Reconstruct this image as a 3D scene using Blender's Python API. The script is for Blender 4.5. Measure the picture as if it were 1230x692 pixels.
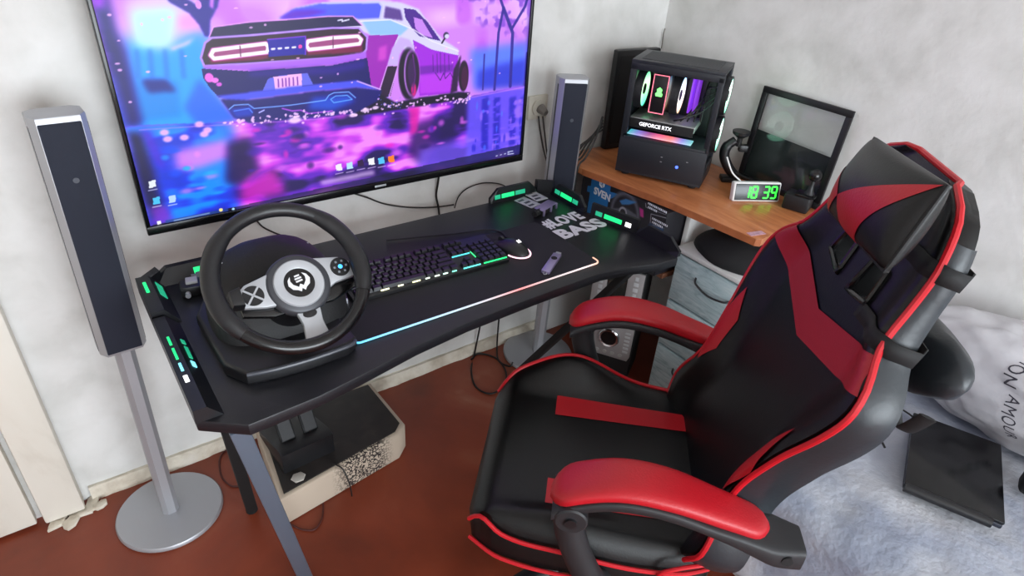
import bpy, bmesh, math, random
import numpy as np
from mathutils import Vector, Matrix, noise
random.seed(7)
for o in list(bpy.data.objects): bpy.data.objects.remove(o, do_unlink=True)
SC = bpy.context.scene
COL = SC.collection
rad = math.radians
# ------------------------------------------------------------------ camera
FPX = 768.5
PITCH, ROLL, YAW = rad(31.78), rad(4.355), rad(38.43)
CAM = Vector((0.0, -1.705, 1.6))
def cam_axes():
    f = Vector((math.sin(YAW)*math.cos(PITCH), math.cos(YAW)*math.cos(PITCH), -math.sin(PITCH)))
    rt = f.cross(Vector((0, 0, 1))).normalized()
    up = rt.cross(f)
    c, s = math.cos(ROLL), math.sin(ROLL)
    return c*rt + s*up, c*up - s*rt, f
AX, AY, AF = cam_axes()
cd = bpy.data.cameras.new('camera'); cam = bpy.data.objects.new('camera', cd); COL.objects.link(cam)
cd.sensor_width = 36.0; cd.lens = FPX/1230*36.0; cd.clip_start = 0.05
cam.matrix_world = Matrix(((AX.x, AY.x, -AF.x, CAM.x), (AX.y, AY.y, -AF.y, CAM.y), (AX.z, AY.z, -AF.z, CAM.z), (0, 0, 0, 1)))
SC.camera = cam
# ------------------------------------------------------------------ light and exposure
SC.view_settings.view_transform = 'Standard'; SC.view_settings.look = 'None'
SC.view_settings.gamma = 1.0; SC.view_settings.use_curve_mapping = False
SC.view_settings.exposure = 0.35
W = bpy.data.worlds.new('world'); SC.world = W; W.use_nodes = True
W.node_tree.nodes['Background'].inputs[0].default_value = (0.80, 0.90, 1.0, 1)
W.node_tree.nodes['Background'].inputs[1].default_value = 2.0
RX0, RX1, RY0, RH = -1.9, 1.985, -4.3, 2.6         # room extents (back wall at y = 0)
WX0, WX1, WZ0, WZ1 = -1.0, 1.80, 0.40, 2.15         # window opening in the wall behind the camera
ld = bpy.data.lights.new('window_daylight', 'AREA'); lo = bpy.data.objects.new('window_daylight', ld); COL.objects.link(lo)
ld.shape = 'RECTANGLE'; ld.size = WX1-WX0-0.1; ld.size_y = WZ1-WZ0-0.1; ld.energy = 105; ld.color = (0.89, 0.95, 1.0)
lo.location = ((WX0+WX1)/2, RY0+0.02, (WZ0+WZ1)/2); lo.rotation_euler = (rad(90), 0, 0)   # shines along +y into the room

# ------------------------------------------------------------------ pixel helpers (a pixel gives a direction only)
def ray(u, v): return AX*((u-615)/FPX) - AY*((v-346)/FPX) + AF
def pz(u, v, z): d = ray(u, v); return CAM + d*((z-CAM.z)/d.z)
def py(u, v, y): d = ray(u, v); return CAM + d*((y-CAM.y)/d.y)
def px(u, v, x): d = ray(u, v); return CAM + d*((x-CAM.x)/d.x)

# ------------------------------------------------------------------ materials
def lin(c): return tuple(((x/255)/12.92 if x/255 <= 0.04045 else ((x/255+0.055)/1.055)**2.4) for x in c)
MATS = {}
def mat(name, rgb, rough=0.5, metal=0.0, emit=None, es=1.0, bump=0.0, bscale=60.0, var=0.0, vscale=8.0, coat=0.0, spec=None, trans=0.0):
    if name in MATS: return MATS[name]
    m = bpy.data.materials.new(name); m.use_nodes = True; MATS[name] = m
    nt = m.node_tree; b = nt.nodes['Principled BSDF']
    c = lin(rgb); b.inputs['Base Color'].default_value = (*c, 1)
    b.inputs['Roughness'].default_value = rough; b.inputs['Metallic'].default_value = metal
    if spec is not None: b.inputs['Specular IOR Level'].default_value = spec
    if coat: b.inputs['Coat Weight'].default_value = coat; b.inputs['Coat Roughness'].default_value = 0.15
    if trans: b.inputs['Transmission Weight'].default_value = trans
    if emit: b.inputs['Emission Color'].default_value = (*lin(emit), 1); b.inputs['Emission Strength'].default_value = es
    tc = nt.nodes.new('ShaderNodeTexCoord')
    if bump:
        n = nt.nodes.new('ShaderNodeTexNoise'); n.inputs['Scale'].default_value = bscale; n.inputs['Detail'].default_value = 4
        nt.links.new(tc.outputs['Object'], n.inputs['Vector'])
        bn = nt.nodes.new('ShaderNodeBump'); bn.inputs['Strength'].default_value = bump; bn.inputs['Distance'].default_value = 0.01
        nt.links.new(n.outputs[0], bn.inputs['Height']); nt.links.new(bn.outputs[0], b.inputs['Normal'])
    if var:
        n = nt.nodes.new('ShaderNodeTexNoise'); n.inputs['Scale'].default_value = vscale; n.inputs['Detail'].default_value = 5
        nt.links.new(tc.outputs['Object'], n.inputs['Vector'])
        r = nt.nodes.new('ShaderNodeValToRGB'); r.color_ramp.elements[0].position = 0.3; r.color_ramp.elements[1].position = 0.7
        r.color_ramp.elements[0].color = (*[x*(1-var) for x in c], 1); r.color_ramp.elements[1].color = (*[min(1, x*(1+var)) for x in c], 1)
        nt.links.new(n.outputs[0], r.inputs[0]); nt.links.new(r.outputs[0], b.inputs['Base Color'])
    return m
def ramp_mat(name, stops, scale, rough, detail=6, dist=0.0, stretch=(1, 1, 1), bump=0.0, bscale=None, spec=None):
    m = bpy.data.materials.new(name); m.use_nodes = True; MATS[name] = m
    nt = m.node_tree; b = nt.nodes['Principled BSDF']; b.inputs['Roughness'].default_value = rough
    if spec is not None: b.inputs['Specular IOR Level'].default_value = spec
    tc = nt.nodes.new('ShaderNodeTexCoord'); mp = nt.nodes.new('ShaderNodeMapping'); mp.inputs['Scale'].default_value = stretch
    n = nt.nodes.new('ShaderNodeTexNoise'); n.inputs['Scale'].default_value = scale; n.inputs['Detail'].default_value = detail
    n.inputs['Distortion'].default_value = dist
    nt.links.new(tc.outputs['Object'], mp.inputs[0]); nt.links.new(mp.outputs[0], n.inputs['Vector'])
    r = nt.nodes.new('ShaderNodeValToRGB'); nt.links.new(n.outputs[0], r.inputs[0]); nt.links.new(r.outputs[0], b.inputs['Base Color'])
    e = r.color_ramp.elements
    e[0].position = stops[0][0]; e[0].color = (*lin(stops[0][1]), 1); e[1].position = stops[-1][0]; e[1].color = (*lin(stops[-1][1]), 1)
    for p, c in stops[1:-1]: q = e.new(p); q.color = (*lin(c), 1)
    if bump:
        n2 = nt.nodes.new('ShaderNodeTexNoise'); n2.inputs['Scale'].default_value = bscale or scale; n2.inputs['Detail'].default_value = 5
        nt.links.new(mp.outputs[0], n2.inputs['Vector'])
        bn = nt.nodes.new('ShaderNodeBump'); bn.inputs['Strength'].default_value = bump; bn.inputs['Distance'].default_value = 0.02
        nt.links.new(n2.outputs[0], bn.inputs['Height']); nt.links.new(bn.outputs[0], b.inputs['Normal'])
    return m
def attr_mat(name, rough=0.4, emit=0.0):
    m = bpy.data.materials.new(name); m.use_nodes = True; MATS[name] = m
    nt = m.node_tree; b = nt.nodes['Principled BSDF']; b.inputs['Roughness'].default_value = rough
    a = nt.nodes.new('ShaderNodeAttribute'); a.attribute_name = 'print'
    if emit:
        b.inputs['Base Color'].default_value = (0.01, 0.01, 0.012, 1)
        nt.links.new(a.outputs['Color'], b.inputs['Emission Color']); b.inputs['Emission Strength'].default_value = emit
    else: nt.links.new(a.outputs['Color'], b.inputs['Base Color'])
    return m
WALL = ramp_mat('wallpaper', [(0.30, (204, 203, 199)), (0.5, (219, 218, 215)), (0.72, (229, 228, 226))], 7.0, 0.85, 7, 0.3, bump=0.10, bscale=26)
FLOOR = ramp_mat('painted_floor', [(0.25, (84, 36, 22)), (0.45, (122, 52, 31)), (0.58, (136, 60, 37)), (0.66, (146, 74, 50)), (0.76, (172, 116, 92))], 2.6, 0.42, 8, 0.4, bump=0.08, bscale=9)
CEIL = mat('ceiling_paint', (235, 233, 228), 0.9)
PLASTER = ramp_mat('old_plaster', [(0.3, (190, 178, 160)), (0.55, (222, 214, 198)), (0.75, (232, 226, 214))], 14, 0.9, 7, bump=0.4, bscale=40)
CASING = ramp_mat('door_paint', [(0.2, (176, 164, 146)), (0.42, (226, 220, 208)), (0.8, (236, 232, 222))], 4, 0.55, 8, 0.5, stretch=(1, 1, .5))
BLK = mat('black_plastic', (20, 20, 23), 0.42)
BLKG = mat('black_gloss', (14, 14, 16), 0.22)
BLKM = mat('black_matte', (17, 17, 19), 0.75)
DESKT = mat('desk_black', (24, 24, 29), 0.40, bump=0.05, bscale=300)
RAILM = mat('desk_rail_black', (22, 23, 27), 0.38)
STEEL = mat('leg_satin_grey', (104, 116, 132), 0.30, 0.4)
SILV = mat('speaker_silver', (172, 173, 178), 0.42, 0.45)
SILV2 = mat('silver_paint', (186, 189, 194), 0.35, 0.35)
GRILLE = mat('speaker_grille', (28, 33, 48), 0.8, bump=0.2, bscale=900)
LEATH = mat('black_leather', (8, 8, 9), 0.40, bump=0.05, bscale=240, spec=0.4)
LEATHG = mat('dark_grey_leather', (38, 43, 48), 0.40, bump=0.05, bscale=120)
REDL = mat('red_leather', (176, 16, 30), 0.42, bump=0.10, bscale=240)
REDP = mat('red_piping', (196, 20, 34), 0.4)
FABB = mat('black_fabric', (13, 13, 15), 0.85)
SOFTB = mat('soft_black_rubber', (30, 30, 33), 0.55)
CABLE = mat('cable_black', (20, 18, 18), 0.5)
WOOD = ramp_mat('table_laminate', [(0.25, (160, 94, 56)), (0.5, (186, 115, 70)), (0.75, (202, 134, 88))], 5, 0.30, 6, 1.2, stretch=(6, 1, 1))
WHT = mat('white_plastic', (228, 228, 226), 0.4)
GRN = mat('led_green', (20, 160, 90), 0.4, emit=(30, 225, 125), es=1.1)
GRN2 = mat('led_green_soft', (20, 120, 90), 0.4, emit=(40, 190, 140), es=0.6)
CYN = mat('led_cyan', (110, 200, 220), 0.4, emit=(120, 215, 235), es=1.2)
LWH = mat('led_white', (230, 230, 230), 0.4, emit=(235, 235, 235), es=1.2)

# ------------------------------------------------------------------ mesh helpers
class MB:
    def __init__(s): s.bm = bmesh.new()
    def _mark(s): return set(s.bm.verts)
    def _new(s, old): return [v for v in s.bm.verts if v not in old]
    def box(s, c, d, rot=None, bev=0.0, seg=2):
        old = s._mark(); r = bmesh.ops.create_cube(s.bm, size=1.0); vs = r['verts']
        for v in vs: v.co = Vector((v.co.x*d[0], v.co.y*d[1], v.co.z*d[2]))
        if bev:
            es = list({e for v in vs for e in v.link_edges})
            bmesh.ops.bevel(s.bm, geom=es, offset=min(bev, min(d)*0.49), segments=seg, profile=0.5, affect='EDGES')
        vs = s._new(old)
        M = Matrix.Translation(Vector(c)) @ (rot.to_4x4() if rot is not None else Matrix.Identity(4))
        for v in vs: v.co = M @ v.co
        return s
    def prism(s, pts, z0, z1, axis='z', bev=0.0, seg=2, M=None):
        old = s._mark()
        def P(a, b, h): return {'z': (a, b, h), 'y': (a, h, b), 'x': (h, a, b)}[axis]
        lo = [s.bm.verts.new(P(a, b, z0)) for a, b in pts]; hi = [s.bm.verts.new(P(a, b, z1)) for a, b in pts]
        n = len(pts); fs = [s.bm.faces.new(lo[::-1]), s.bm.faces.new(hi)]
        for i in range(n): fs.append(s.bm.faces.new((lo[i], lo[(i+1) % n], hi[(i+1) % n], hi[i])))
        bmesh.ops.recalc_face_normals(s.bm, faces=fs)
        if bev:
            es = list(set(fs[0].edges) | set(fs[1].edges))
            bmesh.ops.bevel(s.bm, geom=es, offset=bev, segments=seg, profile=0.5, affect='EDGES')
        if M is not None:
            for v in s._new(old): v.co = M @ v.co
        return s
    def cyl(s, p0, p1, r0, r1=None, n=24, bev=0.0):
        r1 = r0 if r1 is None else r1; p0 = Vector(p0); p1 = Vector(p1); ax = p1-p0; L = ax.length
        prof = [(0, 0), (r0, 0), (r1, L), (0, L)]
        if bev: prof = [(0, 0), (r0-bev, 0), (r0, bev), (r1, L-bev), (r1-bev, L), (0, L)]
        return s.lathe(prof, n, Matrix.Translation(p0) @ ax.to_track_quat('Z', 'Y').to_matrix().to_4x4())
    def lathe(s, prof, n=32, M=None):
        rings = []
        M = M or Matrix.Identity(4)
        for r, z in prof:
            if r < 1e-7: rings.append([s.bm.verts.new(M @ Vector((0, 0, z)))])
            else: rings.append([s.bm.verts.new(M @ Vector((r*math.cos(2*math.pi*i/n), r*math.sin(2*math.pi*i/n), z))) for i in range(n)])
        for a, b in zip(rings, rings[1:]):
            for i in range(n):
                j = (i+1) % n
                if len(a) == 1 and len(b) == 1: continue
                if len(a) == 1: s.bm.faces.new((a[0], b[j], b[i]))
                elif len(b) == 1: s.bm.faces.new((a[i], a[j], b[0]))
                else: s.bm.faces.new((a[i], a[j], b[j], b[i]))
        return s
    def tube(s, path, r, n=8, closed=False, caps=True, flat=1.0, up=None):
        pts = [Vector(p) for p in path]; N = len(pts); rs = r if isinstance(r, (list, tuple)) else [r]*N
        rings = []; prev = None
        for i, p in enumerate(pts):
            a = pts[(i-1) % N] if (closed or i > 0) else p; b = pts[(i+1) % N] if (closed or i < N-1) else p
            t = (b-a).normalized()
            if prev is None:
                u = Vector(up) if up else (Vector((0, 0, 1)) if abs(t.z) < 0.9 else Vector((1, 0, 0)))
            else: u = prev
            u = (u - t*u.dot(t)).normalized(); prev = u; w = t.cross(u)
            rings.append([s.bm.verts.new(p + u*(math.cos(2*math.pi*k/n)*rs[i]*flat) + w*(math.sin(2*math.pi*k/n)*rs[i])) for k in range(n)])
        m = N if closed else N-1
        for i in range(m):
            A, B = rings[i], rings[(i+1) % N]
            for k in range(n): s.bm.faces.new((A[k], A[(k+1) % n], B[(k+1) % n], B[k]))
        if caps and not closed: s.bm.faces.new(rings[0][::-1]); s.bm.faces.new(rings[-1])
        return s
    def grid(s, f, nu, nv, wrap=False):
        V = [[s.bm.verts.new(f(i/(nu-1) if not wrap else i/nu, j/(nv-1))) for i in range(nu)] for j in range(nv)]
        for j in range(nv-1):
            for i in range(nu if wrap else nu-1):
                k = (i+1) % nu
                s.bm.faces.new((V[j][i], V[j][k], V[j+1][k], V[j+1][i]))
        return V
    def build(s, name, m, parent=None, smooth=True, ang=40, M=None):
        bm = s.bm
        if M is not None: bm.transform(M)
        bmesh.ops.recalc_face_normals(bm, faces=bm.faces[:])
        me = bpy.data.meshes.new(name); bm.to_mesh(me); bm.free()
        me.materials.append(m)
        if smooth:
            me.polygons.foreach_set('use_smooth', [True]*len(me.polygons))
            try: me.set_sharp_from_angle(angle=rad(ang))
            except Exception: pass
        return link(name, me, parent)
def link(name, me, parent=None):
    o = bpy.data.objects.new(name, me); COL.objects.link(o)
    if parent is not None: o.parent = parent
    return o
def thing(name, label, cat, loc=(0, 0, 0), rz=0.0, group=None):
    o = bpy.data.objects.new(name, None); COL.objects.link(o); o.empty_display_size = 0.05
    o.location = loc; o.rotation_euler = (0, 0, rz); return tag(o, label, cat, group)
def tag(o, label, cat, group=None):
    o['label'] = label; o['category'] = cat
    if group: o['group'] = group
    return o
def struct(o, label=None):
    o['kind'] = 'structure'
    if label: o['label'] = label
    return o
def B(name, c, d, m, parent=None, bev=0.0, rot=None, seg=2): return MB().box(c, d, rot, bev, seg).build(name, m, parent)
def copy_child(o, parent, loc=None):
    c = o.copy(); COL.objects.link(c); c.parent = parent
    if loc is not None: c.location = loc
    return c
def smooth_path(pts, sub=8, closed=False):
    P = [Vector(p) for p in pts]; n = len(P); out = []
    for i in range(n if closed else n-1):
        p0 = P[(i-1) % n] if (closed or i > 0) else P[i]; p1 = P[i]; p2 = P[(i+1) % n]; p3 = P[(i+2) % n] if (closed or i < n-2) else P[(i+1) % n]
        for k in range(sub):
            t = k/sub
            out.append(0.5*((2*p1)+(p2-p0)*t+(2*p0-5*p1+4*p2-p3)*t*t+(3*p1-p0-3*p2+p3)*t**3))
    if not closed: out.append(P[-1])
    return out
def text_mesh(body, size, extrude=0.0006, bold=0.0, align='LEFT', spacing=1.0):
    c = bpy.data.curves.new('t', 'FONT'); c.body = body; c.size = size; c.extrude = extrude; c.offset = bold; c.align_x = align; c.space_character = spacing
    c.resolution_u = 3
    o = bpy.data.objects.new('t', c); COL.objects.link(o)
    dg = bpy.context.evaluated_depsgraph_get(); me = bpy.data.meshes.new_from_object(o.evaluated_get(dg))
    bpy.data.objects.remove(o, do_unlink=True); bpy.data.curves.remove(c)
    return me
def text(name, body, size, M, m, parent=None, **k):
    me = text_mesh(body, size, **k); me.transform(M); me.materials.clear(); me.materials.append(m); me.name = name
    return link(name, me, parent)
def frame(o, x, y, z=None):
    x = Vector(x).normalized(); y = Vector(y); y = (y - x*y.dot(x)).normalized(); z = x.cross(y)
    return Matrix(((x.x, y.x, z.x, o[0]), (x.y, y.y, z.y, o[1]), (x.z, y.z, z.z, o[2]), (0, 0, 0, 1)))
def cable(name, label, pts, r=0.003, m=None, group=None, sub=8):
    return tag(MB().tube(smooth_path(pts, sub), r, 6).build(name, m or CABLE), label, 'cable', group)

# ================================================================== the room
def quadbox(name, x0, x1, y0, y1, z0, z1, m, bev=0.0, parent=None): return B(name, ((x0+x1)/2, (y0+y1)/2, (z0+z1)/2), (x1-x0, y1-y0, z1-z0), m, parent, bev)
struct(quadbox('floor', RX0-.1, RX1+.1, RY0-.1, .1, -.1, 0, FLOOR), 'red-brown painted worn floor')
struct(quadbox('ceiling', RX0-.1, RX1+.1, RY0-.1, .1, RH, RH+.1, CEIL))
struct(quadbox('wall_back', RX0-.1, RX1+.1, 0, .1, 0, RH, WALL), 'off-white mottled wallpapered wall behind the screen')
struct(quadbox('wall_right', RX1, RX1+.1, RY0, 0, 0, RH, WALL), 'off-white wallpapered wall beside the bed')
struct(quadbox('wall_left', RX0-.1, RX0, RY0, 0, 0, RH, WALL))
wf = MB()
for x0, x1, z0, z1 in ((RX0, WX0, 0, RH), (WX1, RX1, 0, RH), (WX0, WX1, 0, WZ0), (WX0, WX1, WZ1, RH)):
    wf.box(((x0+x1)/2, RY0-.05, (z0+z1)/2), (x1-x0, .1, z1-z0))
struct(wf.build('wall_front', WALL))
w1 = struct(quadbox('window_1', WX0, WX1, RY0-.09, RY0-.03, WZ0, WZ0+.05, WHT))
quadbox('window_frame', WX0, WX1, RY0-.09, RY0-.03, WZ1-.05, WZ1, WHT, 0, w1)
for x in (WX0, (WX0+WX1)/2-.03, WX1-.05): quadbox('window_frame', x, x+.05, RY0-.09, RY0-.03, WZ0+.05, WZ1-.05, WHT, 0, w1)
for x0_, x1_ in ((WX0+.05, (WX0+WX1)/2-.03), ((WX0+WX1)/2+.02, WX1-.05)):
    quadbox('pane', x0_, x1_, RY0-.064, RY0-.058, WZ0+.05, WZ1-.05, mat('window_glass', (245, 250, 250), .01, trans=1.0), 0, w1)
# skirting of crumbling plaster along the back wall: lumpy strips
def skirting(name, x0, x1, h, t):
    def f(u, v):
        x = x0+(x1-x0)*u; n = noise.noise(Vector((x*9, v*3, 1.3)))*0.006 + noise.noise(Vector((x*31, v*7, 4)))*0.003
        if v < 0.5: return Vector((x, -t-n-(0.5-v)*0.012, v*2*h))
        return Vector((x, -t-n+(v-0.5)*2*(t+n), h+n*0.6))
    mb = MB(); mb.grid(f, int((x1-x0)*60), 9); return mb.build(name, PLASTER, ang=60)
struct(skirting('baseboard_back', -0.165, RX1, 0.048, 0.012), 'crumbling whitewashed skirting strip')
# door casing at the left end of the back wall
d1 = struct(quadbox('door_1', -1.10, -0.30, -.035, 0, 0.012, 2.0, CASING, .004), 'off-white painted door with worn edges')
quadbox('casing', -0.282, -0.185, -.05, 0, .012, 2.1, CASING, .006, d1)
quadbox('casing', -1.215, -1.118, -.05, 0, .012, 2.1, CASING, .006, d1)
quadbox('casing', -1.215, -0.185, -.05, 0, 2.1, 2.2, CASING, .006, d1)
for k, (dx, dy, s, a) in enumerate(((-.20, -.045, .05, 10), (-.225, -.075, .035, 50), (-.17, -.03, .04, 80), (-.26, -.06, .03, 20), (-.15, -.05, .022, 35), (-.245, -.03, .04, 65))):
    mb = MB(); mb.prism([(s*math.cos(t)*(.6+.4*random.random()), s*math.sin(t)*(.3+.4*random.random())) for t in [i*math.pi/3.5 for i in range(7)]], 0, .006+.008*random.random(), bev=.002)
    o = mb.build('plaster_flake', PLASTER); o.location = (dx, dy, 0.0005); o.rotation_euler = (0, 0, rad(a))
    tag(o, 'crumbled flake of whitewash on the floor at the foot of the door casing', 'plaster flake', 'plaster flakes below the door casing')

# ================================================================== television
TX0, TX1, TZ0, TZ1, TY = 0.143, 1.283, 0.831, 1.478, -0.085
tv = thing('television', 'large black flat screen television on the wall showing a purple car wallpaper', 'television', ((TX0+TX1)/2, 0, TZ0))
def tvl(x, y, z): return (x-(TX0+TX1)/2, y, z-TZ0)
tcx, tcz = (TX0+TX1)/2, (TZ0+TZ1)/2
mb = MB(); mb.box(tvl(tcx, TY+.0225, tcz), (TX1-TX0-.004, .035, TZ1-TZ0-.004), bev=.006); mb.build('back_shell', BLK, tv)
mb = MB(); mb.box(tvl(tcx, -.034, tcz), (.3, .067, .26), bev=.004); mb.build('wall_bracket', BLKM, tv)
BZ = .010; BB = .022
for c, d in (((tcx, TY, TZ0+BB/2), (TX1-TX0, .016, BB)), ((tcx, TY, TZ1-BZ/2), (TX1-TX0, .016, BZ)),
             ((TX0+BZ/2, TY, tcz+.006), (BZ, .016, TZ1-TZ0-BB-BZ)), ((TX1-BZ/2, TY, tcz+.006), (BZ, .016, TZ1-TZ0-BB-BZ))):
    mb = MB(); mb.box(tvl(*c), d, bev=.002); mb.build('bezel', BLKG, tv)
# the picture on the screen, computed as a colour per vertex
SX0, SX1, SZ0, SZ1 = TX0+BZ, TX1-BZ, TZ0+BB, TZ1-BZ
NW, NH = 660, 378
class Paint:
    def __init__(s, w, h, conv): s.w, s.h, s.c = w, h, conv; s.a = np.zeros((h, w, 3)); s.Y, s.X = np.mgrid[0:h, 0:w].astype(float)
    def pts(s, P): return [s.c(*p) for p in P]
    def mask(s, P):
        p = s.pts(P); m = np.zeros((s.h, s.w), bool)
        for i in range(len(p)):
            (x0, y0), (x1, y1) = p[i], p[(i+1) % len(p)]
            if y0 == y1: continue
            m ^= ((s.Y >= min(y0, y1)) & (s.Y < max(y0, y1)) & (s.X < x0+(s.Y-y0)*(x1-x0)/(y1-y0)))
        return m
    def blur(s, m, r):
        m = m.astype(float)
        for _ in range(2):
            for ax in (0, 1):
                acc = np.zeros_like(m)
                for k in range(-r, r+1): acc += np.roll(m, k, ax)
                m = acc/(2*r+1)
        return m
    def put(s, m, c, al=1.0):
        m = m[..., None]*al; s.a = s.a*(1-m) + np.array(c, float)*m
    def poly(s, P, c, al=1.0, soft=0): m = s.mask(P); s.put(s.blur(m, soft) if soft else m.astype(float), c, al)
    def line(s, P, w, c, al=1.0, closed=False):
        p = s.pts(P); d = np.full((s.h, s.w), 1e9)
        for i in range(len(p) if closed else len(p)-1):
            (x0, y0), (x1, y1) = p[i], p[(i+1) % len(p)]; L = (x1-x0)**2+(y1-y0)**2+1e-9
            t = np.clip(((s.X-x0)*(x1-x0)+(s.Y-y0)*(y1-y0))/L, 0, 1)
            d = np.minimum(d, np.hypot(s.X-x0-t*(x1-x0), s.Y-y0-t*(y1-y0)))
        s.put(np.clip(w/2+0.5-d, 0, 1), c, al)
    def ell(s, c, rx, ry, col, al=1.0, soft=0.15, rot=0):
        x, y = s.c(*c); dx, dy = s.X-x, s.Y-y; ca, sa = math.cos(rot), math.sin(rot); dx, dy = dx*ca+dy*sa, -dx*sa+dy*ca
        d = np.hypot(dx/rx, dy/ry); s.put(np.clip((1-d)/soft, 0, 1), col, al)
def to_mesh_print(name, P, f, m, parent, flip=False):
    w, h = P.w, P.h
    u = np.linspace(0, 1, w); v = np.linspace(0, 1, h)
    co = f(u, v).reshape(-1, 3)
    idx = np.arange(w*h).reshape(h, w)
    q = np.stack([idx[:-1, :-1], idx[:-1, 1:], idx[1:, 1:], idx[1:, :-1]], -1).reshape(-1, 4)
    me = bpy.data.meshes.new(name); me.vertices.add(w*h); me.vertices.foreach_set('co', co.astype(np.float32).ravel())
    me.loops.add(q.size); me.loops.foreach_set('vertex_index', q.astype(np.int32).ravel())
    me.polygons.add(len(q)); me.polygons.foreach_set('loop_start', np.arange(0, q.size, 4, dtype=np.int32)); me.polygons.foreach_set('loop_total', np.full(len(q), 4, np.int32))
    me.update(); me.validate()
    a = me.attributes.new('print', 'FLOAT_COLOR', 'POINT')
    c = np.clip(P.a, 0, 255)/255; c = np.where(c <= .04045, c/12.92, ((c+.055)/1.055)**2.4)
    a.data.foreach_set('color', np.concatenate([c, np.ones((h, w, 1))], -1).astype(np.float32).ravel())
    me.materials.append(m)
    return link(name, me, parent)
def vnoise(w, h, sx, sy, seed):
    rs = np.random.RandomState(seed); gw, gh = int(w/sx)+3, int(h/sy)+3; g = rs.rand(gh, gw)
    x = np.arange(w)/sx; y = np.arange(h)/sy; xi = x.astype(int); yi = y.astype(int); fx = x-xi; fy = y-yi
    fx = fx*fx*(3-2*fx); fy = (fy*fy*(3-2*fy))[:, None]
    a = g[yi][:, xi]*(1-fx)+g[yi][:, xi+1]*fx; b = g[yi+1][:, xi]*(1-fx)+g[yi+1][:, xi+1]*fx
    return a*(1-fy)+b*fy
def conv_tv(u, v):
    p = py(u, v, TY-.006); return (p.x-SX0)/(SX1-SX0)*(NW-1), (p.z-SZ0)/(SZ1-SZ0)*(NH-1)
K = Paint(NW, NH, conv_tv)
# sky
K.a[:] = (214, 160, 238)
nz = vnoise(NW, NH, 60, 45, 3)
K.put(np.clip((nz-.5)*3, 0, 1), (238, 205, 250), .8)
K.put(np.clip((vnoise(NW, NH, 40, 30, 9)-.62)*5, 0, 1), (196, 110, 226), .6)
K.poly([(150, 45), (250, 40), (262, 160), (150, 170)], (70, 175, 245), 1, 9)
K.poly([(148, 0), (238, -40), (240, 30), (200, 62), (160, 50)], (232, 214, 250), .9, 8)
K.poly([(158, 14), (212, 10), (205, 55), (165, 58)], (205, 250, 250), 1, 6)
K.poly([(215, 20), (240, 12), (243, 36), (216, 36)], (236, 180, 236), .9, 4)
K.poly([(205, 58), (235, 46), (228, 54), (207, 62)], (240, 215, 245), .9, 2)
for x in (162, 178, 196, 216): K.poly([(x, 60), (x+5, 60), (x+8, 95), (x+3, 95)], (50, 125, 225), .6, 2)
K.poly([(165, 100), (214, 98), (219, 141), (172, 146)], (35, 150, 215), .9, 4)
K.poly([(170, 96), (200, 96), (212, 110), (180, 112)], (28, 40, 130), .85, 3)
K.poly([(60, -60), (120, -40), (140, 40), (150, 60), (172, 150), (130, 160)], (30, 22, 120), 1, 5)
K.poly([(108, -10), (128, -8), (126, 12), (112, 10)], (190, 60, 235), .9, 4)
K.poly([(240, 95), (262, 118), (285, 145), (238, 152), (222, 130)], (62, 130, 230), 1, 4)
# trees
TRK = (46, 32, 150)
K.poly([(247, 44), (240, 30), (228, 16), (203, 2), (190, -30), (204, -30), (214, -6), (230, 2), (238, 8), (246, -30), (256, -30), (252, 8), (257, 12), (260, -20), (268, -30), (262, 8), (253, 25), (252, 44)], TRK, 1, 1)
for c in ((214, -8), (232, -4), (239, 6)): K.ell(c, 4, 6, (225, 170, 245))
K.put(K.blur(K.mask([(545, -60), (650, -60), (640, 40), (600, 45), (560, 20)]), 8)*np.clip((vnoise(NW, NH, 16, 15, 21)*.6+vnoise(NW, NH, 7, 7, 22)*.4-.47)*6, 0, 1), (142, 92, 206), .75)
K.poly([(566, 60), (640, 50), (634, 100), (570, 108)], (110, 150, 245), .85, 7)
K.poly([(575, 85), (636, 70), (634, 104), (574, 108)], (58, 66, 190), .7, 6)
for P, w in (([(595, 108), (600, 40), (606, 10), (596, -20)], 4), ([(614, 104), (617, 40), (606, 10)], 5), ([(616, 35), (632, 8), (640, -20)], 4), ([(581, 108), (583, 66)], 2.5), ([(631, 102), (634, 64)], 3)):
    K.line(P, w*1.3, (66, 52, 150), .9)
# ground and reflections
gl = [(150, 153), (200, 151), (300, 147), (430, 136), (565, 117), (640, 102), (640, 400), (150, 400)]
gm = K.blur(K.mask(gl), 1)
K.put(gm, (120, 55, 190))
n1 = vnoise(NW, NH, 44, 24, 5)*.66+vnoise(NW, NH, 17, 9, 6)*.22+vnoise(NW, NH, 26, 3.2, 8)*.12
n1 = K.blur(n1, 1)
wob = gm
K.put(gm*np.clip((n1-.52)*7, 0, 1), (214, 104, 230), .95)
K.put(gm*np.clip((n1-.66)*9, 0, 1), (240, 180, 245), .8)
K.put(gm*np.clip((.47-n1)*7, 0, 1), (46, 18, 96), .95)
left = gm*K.blur(K.mask([(130, 150), (275, 148), (292, 300), (130, 300)]), 9)
K.put(left, (52, 96, 220), .85)
K.put(left*np.clip((n1-.45)*6, 0, 1), (50, 165, 240), .9)
K.poly([(208, 182), (275, 166), (280, 190), (240, 204), (212, 206)], (226, 160, 240), .9, 6)
K.poly([(150, 160), (172, 160), (196, 250), (182, 268), (160, 200)], (28, 16, 78), .9, 5)
K.poly([(168, 158), (182, 157), (200, 205), (190, 200)], (110, 60, 200), .8, 4)
K.poly([(180, 250), (200, 246), (210, 266), (186, 272)], (150, 80, 200), .8, 4)
K.poly([(275, 172), (300, 165), (312, 205), (290, 225), (272, 220)], (42, 14, 84), .85, 6)
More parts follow.
